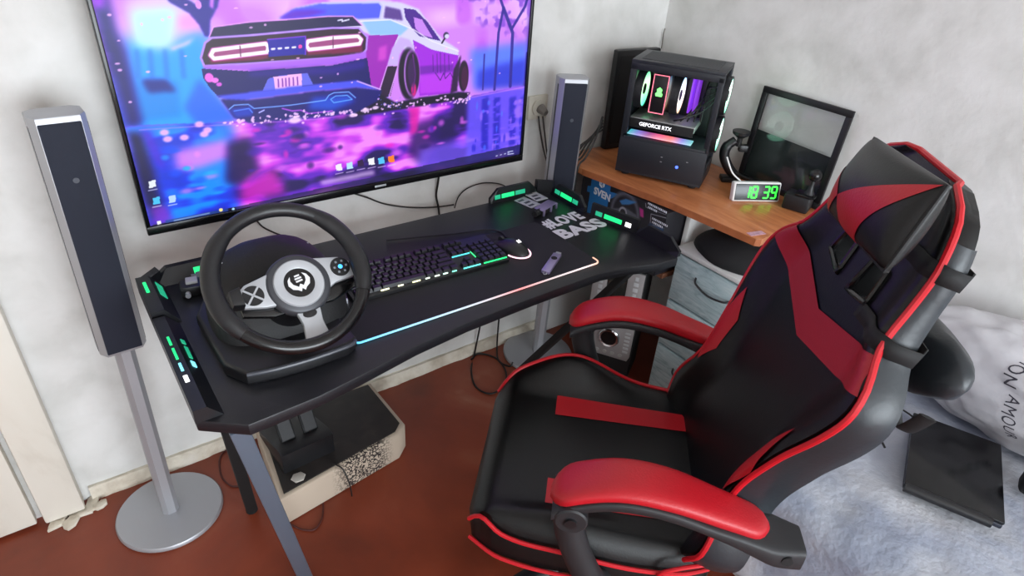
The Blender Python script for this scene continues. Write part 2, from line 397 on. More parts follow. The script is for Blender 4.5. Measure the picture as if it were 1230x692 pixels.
K.poly([(288, 225), (330, 200), (345, 232), (290, 246)], (222, 60, 205), .8, 7)
right = gm*K.blur(K.mask([(562, 112), (645, 100), (640, 220), (560, 220)]), 4)
K.put(right, (132, 116, 236), .9)
for x in (580, 594, 613, 626): K.put(gm*K.blur(K.mask([(x, 118), (x+8, 116), (x+7, 180), (x-1, 182)]), 2)*np.clip((vnoise(NW, NH, 12, 5, 40+x)-.15)*4, 0, 1), (46, 44, 170), .7)
K.put(right*np.clip((n1-.6)*8, 0, 1), (176, 140, 245), .8)
K.poly([(500, 150), (545, 135), (552, 160), (540, 190), (510, 200), (490, 185)], (46, 18, 96), .75, 6)
K.poly([(492, 130), (505, 128), (502, 160), (494, 162)], (212, 40, 170), .8, 3)
K.poly([(505, 180), (560, 165), (570, 195), (500, 215)], (150, 130, 240), .7, 7)
K.line([(168, 157), (230, 153), (300, 149), (380, 144), (430, 137), (470, 131), (500, 126), (560, 119), (632, 105)], 2, (222, 170, 240), .5)
# car
LV = (198, 168, 244)
K.poly([(334, 24), (352, 11), (380, 4), (455, 1), (482, 3), (504, 11), (518, 30), (532, 47), (552, 60), (552, 70), (500, 66), (440, 40), (400, 34)], (222, 218, 246), 1, 1)
K.poly([(336, 23), (354, 11), (384, 5), (456, 4), (460, 8), (457, 22), (430, 23), (395, 21)], (112, 122, 238), 1, 1)
K.poly([(336, 23), (352, 13), (375, 12), (395, 14), (372, 20), (350, 23)], (120, 46, 196), .9, 2)
K.line([(388, 4), (456, 3), (460, 8), (457, 23)], 2, (206, 206, 246))
K.poly([(464, 8), (482, 12), (485, 25), (462, 22)], (112, 84, 156), 1, 1)
K.poly([(486, 10), (500, 12), (515, 27), (531, 50), (505, 44), (497, 36), (488, 22)], (92, 40, 150), 1)
K.poly([(498, 21), (508, 24), (521, 46), (507, 42), (500, 34)], (206, 160, 236), 1)
K.poly([(436, 26), (470, 24), (492, 34), (482, 43), (446, 43)], (172, 204, 244), 1, 1)
K.poly([(444, 43), (480, 42), (472, 60), (466, 80), (456, 109), (446, 104), (440, 66)], (166, 58, 186), 1)
K.poly([(456, 58), (466, 54), (465, 72), (455, 74)], (216, 110, 214), .8, 2)
K.poly([(466, 79), (472, 58), (482, 45), (493, 48), (502, 64), (488, 56), (481, 66), (479, 80)], (210, 192, 238), 1, 1)
K.poly([(466, 80), (479, 80), (470, 116), (454, 120)], (60, 30, 74), 1)
K.line([(466, 80), (456, 112), (452, 122)], 2, (220, 180, 240)); K.line([(479, 80), (468, 118)], 2, (220, 180, 240))
K.poly([(497, 48), (520, 60), (552, 67), (549, 85), (543, 112), (505, 116), (502, 80)], (172, 66, 214), 1)
K.poly([(504, 80), (546, 78), (545, 86), (504, 90)], (126, 40, 172), .8, 1)
K.poly([(505, 92), (545, 88), (543, 110), (506, 113)], (196, 96, 228), .8, 1)
for x in (521, 526, 530, 535, 540): K.line([(x, 64+abs(x-530)*.3), (x+.5, 84+(x % 4)*2)], 1.2, (60, 20, 110), .7)
K.line([(524, 88), (530, 97), (534, 88), (536, 95), (542, 88), (545, 94)], 1.6, (70, 20, 120), .8)
K.poly([(546, 84), (555, 66), (550, 110), (542, 113)], (48, 20, 66), .9, 1)
K.ell((558, 92), 11, 29, (46, 20, 56)); K.ell((559, 94), 7, 22, (92, 34, 86), .8)
K.poly([(452, 110), (476, 124), (500, 119), (552, 111), (566, 112), (560, 119), (500, 129), (430, 140), (420, 130)], (18, 10, 50), 1, 1)
K.ell((492, 90), 20, 46, (30, 14, 50)); K.ell((496, 89), 16, 42, (206, 160, 232)); K.ell((496.5, 89), 14, 39, (48, 20, 66))
K.ell((498, 108), 6, 14, (214, 40, 150), .9, .4); K.line([(497, 66), (500, 90), (497, 112)], 2, (130, 60, 150)); K.ell((496, 88), 8, 26, (92, 46, 120), .6)
K.ell((537, 43), 6, 6, (80, 70, 110)); K.ell((538, 44), 4.5, 4, (222, 220, 246))
K.line([(532, 52), (535, 47)], 3, (40, 24, 60)); K.line([(434, 26), (470, 24), (498, 36), (520, 50), (552, 62)], 1.5, (240, 238, 252))
K.poly([(252, 45), (257, 33), (300, 27), (330, 26), (360, 23), (395, 20), (425, 20), (436, 31), (400, 34), (300, 44)], (40, 30, 92), 1)
K.line([(252, 45), (257, 33), (300, 27), (360, 23), (395, 20), (425, 20), (436, 31)], 1.6, (232, 180, 246))
K.line([(407, 25), (412, 24), (412, 26), (420, 24)], 2, (232, 232, 250))
K.poly([(242, 66), (247, 52), (255, 46), (300, 44), (400, 34), (432, 35), (442, 45), (441, 60), (436, 66), (400, 70), (300, 78), (246, 81)], (64, 38, 66), 1)
K.line([(242, 70), (247, 52), (255, 46), (300, 43), (400, 34), (432, 34), (442, 45), (441, 60), (436, 66), (400, 70), (300, 77), (246, 80)], 3, LV, 1, True)
K.poly([(252, 72), (322, 66), (324, 71), (254, 77)], (150, 44, 100), .8, 1); K.poly([(370, 62), (436, 55), (436, 63), (370, 67)], (150, 44, 100), .8, 1)
for P in ([(257, 61), (288, 57), (320, 53), (323, 57), (322, 63), (290, 67), (258, 71), (254, 67)], [(371, 50), (400, 46), (431, 44), (435, 48), (433, 53), (400, 57), (372, 60), (369, 55)]):
    K.line(P, 7.5, (232, 130, 220), .8, True); K.poly(P, (170, 100, 150)); K.line(P, 5, (255, 250, 255), 1, True)
K.line([(289, 56), (290, 68)], 1.5, (120, 60, 110)); K.line([(401, 45), (401, 58)], 1.5, (120, 60, 110))
K.poly([(322, 48), (368, 44), (368, 66), (324, 69)], (44, 28, 160)); K.line([(322, 48), (368, 44), (368, 66)], 1.5, (150, 80, 220))
for x in (329, 337, 345.5, 354): K.line([(x-1.5, 59.5-(x-329)*.08), (x+1.5, 59.2-(x-329)*.08)], 3, (240, 240, 255))
K.ell((361.5, 56.5), 3, 3, (255, 110, 190))
K.poly([(244, 80), (300, 78), (400, 70), (441, 62), (441, 70), (400, 78), (300, 85), (247, 84)], (186, 132, 232), 1, 1)
K.poly([(243, 83), (300, 86), (400, 79), (442, 70), (447, 103), (400, 100), (375, 104), (310, 112), (264, 118), (254, 108), (245, 95)], (26, 16, 112), 1)
K.poly([(300, 86), (400, 80), (440, 72), (440, 82), (400, 90), (300, 93)], (64, 26, 150), .8, 3)
K.poly([(316, 110), (323, 95), (335, 92), (370, 88), (377, 102)], (128, 132, 222), 1)
K.poly([(329, 93), (363, 89), (364, 106), (332, 111)], (240, 200, 244), 1)
for x in (335, 340, 344, 348, 353, 358): K.line([(x, 96-(x-335)*.12), (x+.5, 105-(x-335)*.1)], 1.8, (130, 60, 170))
K.ell((252, 94), 6, 7, (232, 140, 226)); K.ell((259, 97), 5, 4, (232, 150, 230)); K.ell((264, 102), 4, 3, (214, 120, 220))
K.poly([(260, 116), (310, 110), (376, 102), (430, 97), (457, 108), (430, 106), (376, 110), (310, 119), (280, 123)], (104, 112, 222), 1, 1)
K.poly([(266, 120), (300, 121), (376, 111), (430, 106), (460, 109), (455, 122), (425, 138), (300, 148), (282, 142)], (32, 26, 120), 1, 1)
K.poly([(376, 118), (420, 114), (428, 122), (400, 134), (370, 132)], (50, 106, 206), .9, 4)
K.poly([(276, 132), (304, 128), (304, 140), (284, 142)], (44, 84, 190), .9, 2)
K.line([(276, 132), (282, 127), (299, 126), (306, 131), (350, 127), (392, 121), (396, 115), (402, 112), (420, 111), (428, 118)], 1.6, (150, 186, 246))
K.line([(282, 134), (300, 131), (304, 136)], 1.4, (120, 160, 240)); K.line([(398, 120), (404, 116), (418, 115), (424, 120), (402, 124), (398, 120)], 1.4, (140, 190, 246))
K.line([(340, 131), (352, 134), (362, 133), (372, 137), (400, 134)], 2, (186, 110, 220))
K.line([(312, 136), (318, 133)], 2, (200, 200, 250)); K.line([(430, 98), (458, 108)], 2, (220, 190, 246))
# petals and splash
rs = np.random.RandomState(4)
for i in range(150):
    t = rs.rand(); x = 268+t*300; y = 150-(x-268)*.105+rs.randn()*3; K.ell((x, y), 1+rs.rand()*2.5, 1+rs.rand()*2, (244, 214, 250), .9, .4)
for c, r in (((355, 145), 14), ((440, 133), 10), ((452, 130), 8), ((425, 139), 9)): K.ell(c, r, r*.5, (248, 226, 252), .9, .5)
for c in ((240, 150), (250, 157), (246, 162), (198, 160), (202, 168), (222, 166)): K.ell(c, 8, 6, (246, 200, 242), .9, .5)
for i in range(40): K.ell((120+rs.rand()*500, -20+rs.rand()*150), 1.5+rs.rand()*2.5, 1+rs.rand()*1.5, (246, 206, 246), .85, .4)
for i in range(25): K.ell((455+rs.rand()*30, 114+rs.rand()*16), 1.2, 1, (150, 150, 240), .8, .4)
for i in range(46):
    x = 300+rs.rand()*260; y = 152-(x-268)*.105+rs.rand()*62
    K.ell((x, y), 5+rs.rand()*11, 3+rs.rand()*6, [(236, 150, 240), (206, 90, 226), (226, 60, 200), (56, 20, 110), (90, 40, 170)][i % 5], .65, .7)
for i in range(16): K.ell((196+rs.rand()*80, 170+rs.rand()*70), 6+rs.rand()*10, 3+rs.rand()*5, [(60, 190, 245), (40, 110, 230), (236, 170, 240)][i % 3], .6, .7)
for i in range(22): K.ell((560+rs.rand()*70, 120+rs.rand()*60), 2+rs.rand()*3, 4+rs.rand()*8, [(60, 56, 190), (190, 150, 246), (110, 150, 245)][i % 3], .6, .6)
# desktop: task bar and icons
K.poly([(181, 272), (640, 171), (640, 186), (185, 284)], (18, 18, 52), .55)
K.poly([(199, 266), (274, 251), (275, 257), (201, 273)], (60, 96, 156), .8)
K.poly([(275, 251), (284, 249), (285, 255), (276, 257)], (20, 20, 44), .9)
K.poly([(189, 267), (193, 266), (194, 270), (190, 271)], (240, 240, 250)); K.line([(210, 266), (252, 257)], 2, (190, 205, 226), .7)
K.ell((266, 253), 3, 3, (250, 230, 170)); K.ell((281, 252), 2, 2, (200, 230, 250))
for c, col in (((183, 222), (232, 236, 246)), ((188, 242), (110, 200, 240)), ((207, 240), (200, 220, 250))):
    K.poly([(c[0]-4, c[1]-3), (c[0]+4, c[1]-5), (c[0]+5, c[1]+3), (c[0]-3, c[1]+5)], col); K.line([(c[0]-4, c[1]+8), (c[0]+6, c[1]+6)], 1.6, (226, 226, 246), .8)
for i, (c, col) in enumerate((((408, 202), (240, 236, 246)), ((421, 200), (200, 230, 250)), ((434, 197), (60, 20, 80)), ((447, 195), (240, 240, 248)), ((459, 194), (120, 200, 246)), ((471, 192), (236, 150, 70)))):
    K.poly([(c[0]-4, c[1]-3), (c[0]+3, c[1]-5), (c[0]+4, c[1]+3), (c[0]-3, c[1]+4)], col); K.line([(c[0]-4, c[1]+8), (c[0]+5, c[1]+6)], 1.6, (226, 216, 246), .8)
K.poly([(384, 218), (450, 204), (452, 211), (388, 224)], (236, 220, 250), .7, 3)
for x in (597, 602, 607, 611): K.line([(x, 188-(x-597)*.25), (x+1.5, 187.6-(x-597)*.25)], 2, (210, 216, 240), .9)
K.line([(611, 183), (617, 182)], 1.6, (220, 226, 246)); K.line([(611, 186), (618, 185)], 1.6, (220, 226, 246))
_m = K.a.mean(2, keepdims=True); K.a = 255*np.clip((_m+(K.a-_m)*1.22)/255, 0, 1)**1.32
SCR = attr_mat('tv_picture', 0.45, 0.88)
def fscr(u, v):
    U, V = np.meshgrid(u, v); return np.stack([SX0+U*(SX1-SX0)-tcx, np.full_like(U, TY-.001), SZ0+V*(SZ1-SZ0)-TZ0], -1)
scr = to_mesh_print('screen', K, fscr, SCR, tv); scr['label'] = 'lit screen with a purple sports car wallpaper'
MB().box(tvl(.760, TY-.0083, TZ0+.011), (.036, .0006, .006), bev=.0002).build('brand_mark', SILV2, tv)

# ================================================================== floor speakers
def floor_speaker(label, loc, rz, face_yaw, h=1.172):
    t = thing('floor_speaker', label, 'speaker', loc, rz, 'slim floor speakers beside the desk')
    mb = MB(); mb.lathe([(0, 0), (.136, 0), (.140, .004), (.140, .012), (.137, .016), (0, .016)], 56); mb.build('base', SILV, t)
    mb = MB(); mb.prism([(-.021, -.012), (-.010, -.022), (.010, -.022), (.021, -.012), (.021, .016), (-.021, .016)], .016, .66); mb.build('pole', SILV, t, ang=20)
    z0, z1 = .60, h; w, d = .050, .032
    sec = [(-w, .03), (-w, -.012), (-w+.012, -d), (w-.012, -d), (w, -.012), (w, .03), (w-.015, .042), (-w+.015, .042)]
    body = MB().prism(sec, z0, z1, bev=.004).build('cabinet', SILV, t, ang=25)
    mb = MB(); mb.box((0, -d-.001, (z0+z1)/2-.002), (2*w-.026, .007, z1-z0-.022), bev=.002); mb.build('grille', GRILLE, body)
    for s in (-1, 1):
        mb = MB(); mb.prism([(s*(w-.001), -.011), (s*(w-.001), .001), (s*(w+.0008), .001), (s*(w+.0008), -.011)], z0+.012, z1-.022); mb.build('side_strip', BLK, body)
    mb = MB(); mb.cyl((0, -d-.0042, z1-.13), (0, -d-.0058, z1-.13), .006, n=12); mb.build('badge', mat('badge_dark', (70, 74, 84), .5), body)
    return t
floor_speaker('slim silver floor speaker with navy grille standing by the door casing', (.011, -.178, 0), rad(4), 0).rotation_euler[1] = rad(1.0)
floor_speaker('slim silver speaker with navy grille rising behind the desk beside the wooden table', (1.395, -.145, 0), rad(-24), 0, 1.11).rotation_euler[1] = rad(1.2)

# ================================================================== gaming desk
DZ = .74
desk = thing('gaming_desk', 'black gaming desk with green light strips in its raised edge rails', 'desk', (.735, -.45, 0))
DM = Matrix.Translation((-.735, .45, 0))
outline = [(.087, -.695), (.163, -.757), (.30, -.750), (.39, -.735), (.54, -.706), (.68, -.690), (.88, -.681), (1.12, -.677), (1.21, -.694), (1.30, -.722), (1.372, -.726), (1.388, -.69), (1.388, -.53), (1.345, -.40), (1.345, -.20), (1.30, -.155), (.13, -.155), (.087, -.20)]
MB().prism(outline, DZ-.028, DZ, bev=.004).build('tabletop', DESKT, desk, ang=30, M=DM)
def rail_along(name, p0, p1, prof, led=(), chamfer=.0):
    # prof = list of (outward, height); rail swept from p0 to p1, inward is to the left of the direction
    p0 = Vector((*p0, DZ)); p1 = Vector((*p1, DZ)); t = (p1-p0).normalized(); n = Vector((-t.y, t.x, 0)); L = (p1-p0).length
    mb = MB(); rows = []
    for s, k in ((0, .35), (chamfer, 1.0), (L-chamfer, 1.0), (L, .35)) if chamfer else ((0, 1), (L, 1)):
        rows.append([mb.bm.verts.new(p0+t*s+n*a+Vector((0, 0, h*k))) for a, h in prof])
    for a, b in zip(rows, rows[1:]):
        for i in range(len(prof)): j = (i+1) % len(prof); mb.bm.faces.new((a[i], a[j], b[j], b[i]))
    mb.bm.faces.new(rows[0]); mb.bm.faces.new(rows[-1])
    r = mb.build(name, RAILM, desk, smooth=False, M=DM)
    for s0, s1, (a0, h0), (a1, h1), m in led:
        q0 = p0+t*s0; up = Vector((0, 0, 1)); c = p0+t*((s0+s1)/2)+n*((a0+a1)/2)+up*((h0+h1)/2)
        vy = (n*(a1-a0)+up*(h1-h0)); wd = vy.length; R = frame((0, 0, 0), t, vy).to_3x3()
        B('led', c, (s1-s0, wd, .0024), m, r, .0008, R).data.transform(DM)
    return r
# left side: sloped rails, lit slots on the top, a second glowing row on the inner slope
PL = [(0, 0), (0, .030), (-.024, .030), (-.050, .0)]
rail_along('edge_rail', (.085, -.365), (.085, -.705), [(a*-1, h) for a, h in [(0, 0), (0, .030), (-.024, .030), (-.050, 0)]],
    led=[(.085, .118, (.0105, .0305), (.0155, .0305), GRN), (.130, .172, (.0105, .0305), (.0155, .0305), GRN), (.186, .214, (.0105, .0305), (.0155, .0305), CYN), (.230, .252, (.009, .0305), (.017, .0305), LWH),
         (.088, .104, (.034, .0190), (.041, .0115), GRN2), (.115, .160, (.035, .0180), (.041, .0115), GRN2), (.172, .192, (.034, .0190), (.041, .0115), CYN)])
rail_along('edge_rail', (.085, -.190), (.085, -.358), [(0, 0), (0, .040), (.028, .040), (.056, 0)],
    led=[(.030, .080, (.010, .0405), (.017, .0405), GRN), (.018, .036, (.036, .029), (.048, .012), GRN2), (.042, .080, (.036, .029), (.048, .012), GRN2)])
rail_along('edge_rail', (.330, -.150), (.125, -.150), [(0, 0), (0, .035), (.016, .035), (.040, 0)],
    led=[(.095, .118, (.024, .0245), (.033, .011), GRN), (.070, .090, (.024, .0245), (.033, .011), GRN)], chamfer=.03)
mb = MB(); mb.prism([(.085, -.196), (.134, -.150), (.140, -.176), (.118, -.196)], DZ, DZ+.037); mb.build('corner_block', RAILM, desk, smooth=False, M=DM)
# right side: upright plates, lit slots on the inner face
PV = [(0, 0), (0, .045), (.010, .045), (.016, 0)]
def inn(s0, s1, m): return (s0, s1, (.0148, .012), (.0125, .026), m)
rail_along('edge_rail', (1.292, -.156), (1.105, -.156), PV, led=[inn(.050, .090, GRN2), inn(.095, .145, GRN), inn(.150, .172, GRN2)], chamfer=.03)
rail_along('edge_rail', (1.346, -.362), (1.346, -.196), PV, led=[inn(.030, .055, GRN2), inn(.060, .115, GRN), inn(.120, .145, GRN2)], chamfer=.03)
rail_along('edge_rail', (1.387, -.555), (1.345, -.392), PV, led=[inn(.022, .042, LWH), inn(.055, .118, GRN), inn(.126, .150, GRN2)])
rail_along('edge_rail', (1.387, -.722), (1.387, -.558), PV, chamfer=.04)
mb = MB(); mb.prism([(1.294, -.154), (1.346, -.192), (1.334, -.198), (1.294, -.170)], DZ, DZ+.045); mb.build('corner_block', RAILM, desk, smooth=False, M=DM)
# under-frame and legs
mb = MB(); mb.box((.735, -.44, DZ-.045), (1.10, .05, .03), bev=.003); mb.build('crossbar', BLKM, desk, M=DM)
def leg(p0, p1, w, d, m, nm='leg', side=(1, 0, 0)):
    p0 = Vector(p0); p1 = Vector(p1); R = frame((0, 0, 0), (p1-p0), side).to_3x3()
    mb = MB(); mb.box((p0+p1)/2, ((p1-p0).length, w, d), R, .003); return mb.build(nm, m, desk, M=DM)
leg((.150, -.722, DZ-.03), (.252, -.598, .008), .036, .020, STEEL)
leg((.160, -.40, DZ-.03), (.204, -.297, .008), .030, .030, BLKM)
leg((1.335, -.64, DZ-.03), (1.205, -.225, .008), .034, .022, BLKM)
for x_, y_ in ((.252, -.598), (.204, -.297), (1.205, -.225)): MB().cyl((x_, y_, 0), (x_, y_, .012), .016, n=16).build('foot', BLKM, desk, M=DM)
leg((.155, -.72, DZ-.04), (.155, -.25, DZ-.04), .04, .024, BLKM, 'top_bracket'); leg((1.325, -.66, DZ-.04), (1.325, -.25, DZ-.04), .04, .024, BLKM, 'top_bracket')
# lettering stuck on the desk
stk = mat('sticker_white', (214, 214, 216), .6)
def fit_text(name, body, w, h, M, m, parent, bold=0.0, spacing=1.0, ext=.0003):
    me = text_mesh(body, .1, extrude=ext, bold=bold, spacing=spacing); xs = [v.co.x for v in me.vertices]; ys = [v.co.y for v in me.vertices]
    for v in me.vertices: v.co = Vector(((v.co.x-min(xs))/(max(xs)-min(xs))*w, (v.co.y-min(ys))/(max(ys)-min(ys))*h, v.co.z))
    me.transform(M); me.materials.clear(); me.materials.append(m); return link(name, me, parent)
for body, x, y, w_ in (('#LOVE', 1.160, -.408, .152), ('BASS', 1.158, -.478, .184)):
    fit_text('sticker_lettering', body, w_, .060, frame((x-.735, y+.45, DZ+.0008), (1, 0.03, 0), (0, 1, 0)), stk, desk, bold=.0045, spacing=1.08)

# ================================================================== mouse pad, keyboard, mouse
pad = thing('mouse_pad', 'long black mouse mat with a glowing edge under the keyboard and mouse', 'mouse mat', (.80, -.495, DZ+.0005))
def rrect(x0, x1, y0, y1, r, n=5):
    out = []
    for cx_, cy_, a0 in ((x1-r, y1-r, 0), (x0+r, y1-r, 90), (x0+r, y0+r, 180), (x1-r, y0+r, 270)):
        for i in range(n+1): a = rad(a0+90*i/n); out.append((cx_+r*math.cos(a), cy_+r*math.sin(a)))
    return out
PX0, PX1, PY0, PY1 = -.375, .350, -.143, .147
MB().prism(rrect(PX0, PX1, PY0, PY1, .016), 0, .004).build('mat', mat('cloth_black', (25, 24, 29), .8, bump=.1, bscale=700), pad)
# glowing hose round the edge: colour runs along its length
def hose_mat():
    m = bpy.data.materials.new('led_hose'); m.use_nodes = True; nt = m.node_tree; b = nt.nodes['Principled BSDF']
    tc = nt.nodes.new('ShaderNodeTexCoord'); sx = nt.nodes.new('ShaderNodeSeparateXYZ'); mr = nt.nodes.new('ShaderNodeMapRange')
    mr.inputs[1].default_value = PX0; mr.inputs[2].default_value = PX1
    r = nt.nodes.new('ShaderNodeValToRGB'); e = r.color_ramp.elements
    e[0].position = 0; e[0].color = (*lin((90, 190, 235)), 1); e[1].position = 1; e[1].color = (*lin((250, 190, 160)), 1)
    for p, c in ((.25, (150, 190, 215)), (.5, (190, 180, 185)), (.62, (235, 140, 140)), (.75, (200, 185, 185)), (.93, (235, 215, 215))):
        q = e.new(p); q.color = (*lin(c), 1)
    nt.links.new(tc.outputs['Object'], sx.inputs[0]); nt.links.new(sx.outputs[0], mr.inputs[0]); nt.links.new(mr.outputs[0], r.inputs[0])
    nt.links.new(r.outputs[0], b.inputs['Emission Color']); nt.links.new(r.outputs[0], b.inputs['Base Color']); b.inputs['Emission Strength'].default_value = .75
    return m
ring = [(x, y, .004) for x, y in rrect(PX0, PX1, PY0, PY1, .016)]
fr = [p for p in ring if p[1] < PY0+.02]
MB().tube([(PX0+.002, PY0+.015, .004)]+fr+[(PX1, PY0+.030, .004)], .0024, 8).build('light_hose', hose_mat(), pad)

kb = thing('keyboard', 'black full size keyboard with coloured backlight on the mouse mat', 'keyboard', (.712, -.436, DZ+.0051), rad(-2.5))
mb = MB(); mb.prism([(-.066, 0), (.066, 0), (.066, .024), (-.060, .014), (-.066, .008)], -.222, .222, axis='x', bev=.002); mb.build('body', BLK, kb)
keyp = MB(); keyp.prism([(-.0085, -.0085), (.0085, -.0085), (.0085, .0085), (-.0085, .0085)], 0, .009)
for v in keyp.bm.verts:
    if v.co.z > .005: v.co.x *= .74; v.co.y *= .74; v.co.y += .0008
kmat = mat('keycap_black', (30, 30, 34), .38)
def keyz(y): return .0145+(y+.060)/.126*.0095
def key(x, y, w, parent):
    m = MB(); h = .0088; a = w*.019/2-.0008; b = .0082
    m.prism([(-a, -b), (a, -b), (a, b), (-a, b)], 0, h)
    for v in m.bm.verts:
        if v.co.z > .005: v.co.x *= (a-.0022)/a; v.co.y *= .72; v.co.y += .001
    return m
cache = {}
def place_key(x, y, w=1):
    if w not in cache:
        o = key(0, 0, w, kb).build('keycap', kmat, kb, smooth=False); cache[w] = o
    else: o = cache[w].copy(); COL.objects.link(o); o.parent = kb
    o.location = (x, y, keyz(y)); o.rotation_euler = (rad(4.3), 0, 0)
u = .019
rows = [(-.0525, [1.25, 1.25, 1.25, 6.25, 1.25, 1.25, 1.25, 1.25]), (-.0335, [2.25]+[1]*10+[2.75]), (-.0145, [1.75]+[1]*11+[2.25]), (.0045, [1.5]+[1]*12+[1.5]), (.0235, [1]*13+[2]), (.050, [1, -1, 1, 1, 1, 1, -.5, 1, 1, 1, 1, -.5, 1, 1, 1, 1])]
for y, ws in rows:
    x = -.215
    for w in ws:
        if w < 0: x += -w*u; continue
        place_key(x+w*u/2, y, w); x += w*u
for y in (.0235, .0045, .050):
    for k in range(3): place_key(.0785+u*k+.0095, y)
place_key(.0785+u+.0095, -.0335)
for k in range(3): place_key(.0785+u*k+.0095, -.0525)
for y in (.0235, .0045, -.0145, -.0335, -.0525):
    for k in range(4): place_key(.1405+u*k+.0095, y)
def ledm(n, c, s=1.3): return mat(n, c, .4, emit=c, es=s)
for x0, x1, y, c in ((-.150, -.128, -.0635, (250, 250, 200)), (-.105, -.090, -.0635, (245, 245, 205)), (-.066, -.044, -.0635, (248, 248, 190)), (-.030, -.018, -.0635, (225, 240, 220)), (-.004, .010, -.0635, (225, 240, 220)),
                     (.020, .034, -.0635, (200, 240, 220)), (.046, .060, -.0635, (120, 235, 190)), (.080, .132, -.0635, (90, 215, 205)), (.078, .132, -.0045, (80, 200, 215)), (.142, .214, -.0635, (40, 225, 120))):
    mb = MB(); mb.box(((x0+x1)/2, y, keyz(y)+.0012), (x1-x0, .0028, .0034), bev=.001); mb.build('backlight', ledm('kb_led_%d_%d_%d' % c, c), kb)
mb = MB(); mb.box((.1372, -.014, keyz(-.014)+.001), (.0026, .030, .003), Matrix.Rotation(rad(4.3), 3, 'X'), .001); mb.build('backlight', ledm('kb_led_g2', (60, 215, 130)), kb)

ms = thing('computer_mouse', 'black computer mouse with a pink-white light strip on the mat', 'computer mouse', (.972, -.462, DZ+.0051), rad(12))
def fmouse(u_, v_):
    t = v_; y = -.062+.124*t; w = .034*(math.sin(math.pi*min(max(t, .001), .999))**.42)*(1-.10*math.sin(math.pi*t*2)*.3)
    a = math.pi*u_; h = .038*math.sin(math.pi*(t*.86+.08))**.8*(1.05-.35*t)
    return Vector((w*math.cos(a)*1.0, y, max(0.0, h*math.sin(a)**.7)))
mb = MB(); mb.grid(fmouse, 25, 25); mb.bm.verts.ensure_lookup_table(); bmesh.ops.contextual_create(mb.bm, geom=[e for e in mb.bm.edges if e.is_boundary]); mb.build('shell', BLK, ms)
mb = MB(); mb.cyl((-.0035, .038, .021), (.0035, .038, .021), .0095, n=16); mb.build('scroll_wheel', SOFTB, ms)
strip = [Vector((.0335*math.cos(a), -.022+.0415*math.sin(a), .006)) for a in [rad(178+184*i/28) for i in range(29)]]
mb = MB(); mb.tube(strip, .0022, 6); o = mb.build('light_strip', ledm('mouse_led', (250, 200, 215), 1.2), ms)
text('logo', 'M', .014, frame((-.006, -.031, .0385), (1, 0, 0), (0, .95, .3)), LWH, ms, bold=.0008)

# ================================================================== small things on the desk
LAV = mat('lavender_metal', (150, 140, 176), .35, .5)
st = thing('pocket_voice_recorder', 'small lavender metal stick gadget with a round black button on the mouse mat', 'gadget', (1.021, -.582, DZ+.0052), rad(33))
mb = MB(); mb.box((0, 0, .005), (.108, .024, .010), bev=.002); mb.build('body', LAV, st)
mb = MB(); mb.cyl((.022, 0, .0098), (.022, 0, .0112), .0085, n=20); mb.build('button', BLKM, st)
mb = MB(); mb.box((.060, 0, .005), (.014, .015, .005), bev=.001); mb.build('plug', SILV2, st)
mb = MB(); mb.tube([(-.054, -.004, .005), (-.062, -.006, .005), (-.066, 0, .005), (-.060, .005, .005), (-.054, .003, .005)], .0011, 6); mb.build('loop', SILV2, st)
CARDW = mat('card_grey', (176, 178, 180), .5); CARDD = mat('card_print', (70, 74, 80), .5)
cs = thing('card_stack', 'grey printed cards lying in the corner of the desk between the lit rails', 'cards', (1.235, -.216, DZ+.0005), rad(8))
for i, (dx, dy, a) in enumerate(((-.018, 0, 4), (.036, .018, -5))):
    o = B('card', (0, 0, .001), (.048, .075, .002), CARDW, cs, .0005); o.location = (dx, dy, .0025*i); o.rotation_euler = (0, 0, rad(a))
    for k in range(3):
        B('print_line', (-.008+.006*(k % 2), .022-.022*k, .0023), (.024, .010, .0006), CARDD, o)
cl = thing('table_clamp', 'small lavender steel clamp with black jaws on the desk beside the white lettering', 'clamp', (1.232, -.300, DZ+.0005), rad(20))
mb = MB(); mb.box((0, .006, .018), (.085, .034, .004), bev=.001); mb.build('plate', LAV, cl)
for x in (-.038, .005, .038): mb = MB(); mb.box((x, -.012, .010), (.007, .006, .020), bev=.001); mb.build('arm', LAV, cl)
mb = MB(); mb.box((-.005, .006, .008), (.07, .030, .016), bev=.003); mb.build('jaw', BLKM, cl)
mb = MB(); mb.cyl((-.036, .006, .0105), (-.066, .006, .0105), .010, n=16); mb.build('knob', BLKM, cl)
gd = thing('cable_clip_gadget', 'small black gadget with a pale grey top in the left corner of the desk', 'gadget', (.190, -.250, DZ+.0005), rad(-10))
mb = MB(); mb.box((0, 0, .014), (.05, .044, .028), bev=.004); mb.build('body', BLK, gd)
mb = MB(); mb.box((.002, .004, .031), (.026, .026, .007), bev=.002); mb.build('cap', mat('pale_grey', (176, 176, 178), .5), gd)
mb = MB(); mb.cyl((-.01, -.022, .012), (-.01, -.034, .012), .006, n=14); mb.build('jack', SILV2, gd)
# crumpled grey wrapper behind it
mb = MB(); bmesh.ops.create_icosphere(mb.bm, subdivisions=3, radius=1)
for v in mb.bm.verts:
    n = 1+.45*noise.noise(v.co*2.3)+.2*noise.noise(v.co*6); v.co = Vector((v.co.x*.030*n, v.co.y*.018*n, max(0, (v.co.z+.75))*.011*n))
o = mb.build('crumpled_wrapper', mat('foil_grey', (120, 120, 126), .4, .3), ang=25); o.location = (.232, -.200, DZ+.0005); tag(o, 'crumpled grey wrapper in front of the back left desk rail', 'wrapper')

# ================================================================== racing wheel
RWB = Vector((.295, -.50, DZ+.0005))
rw = thing('racing_wheel', 'black racing steering wheel with silver spokes clamped to the desk front', 'steering wheel', RWB)
RM = Matrix.Translation(-RWB)
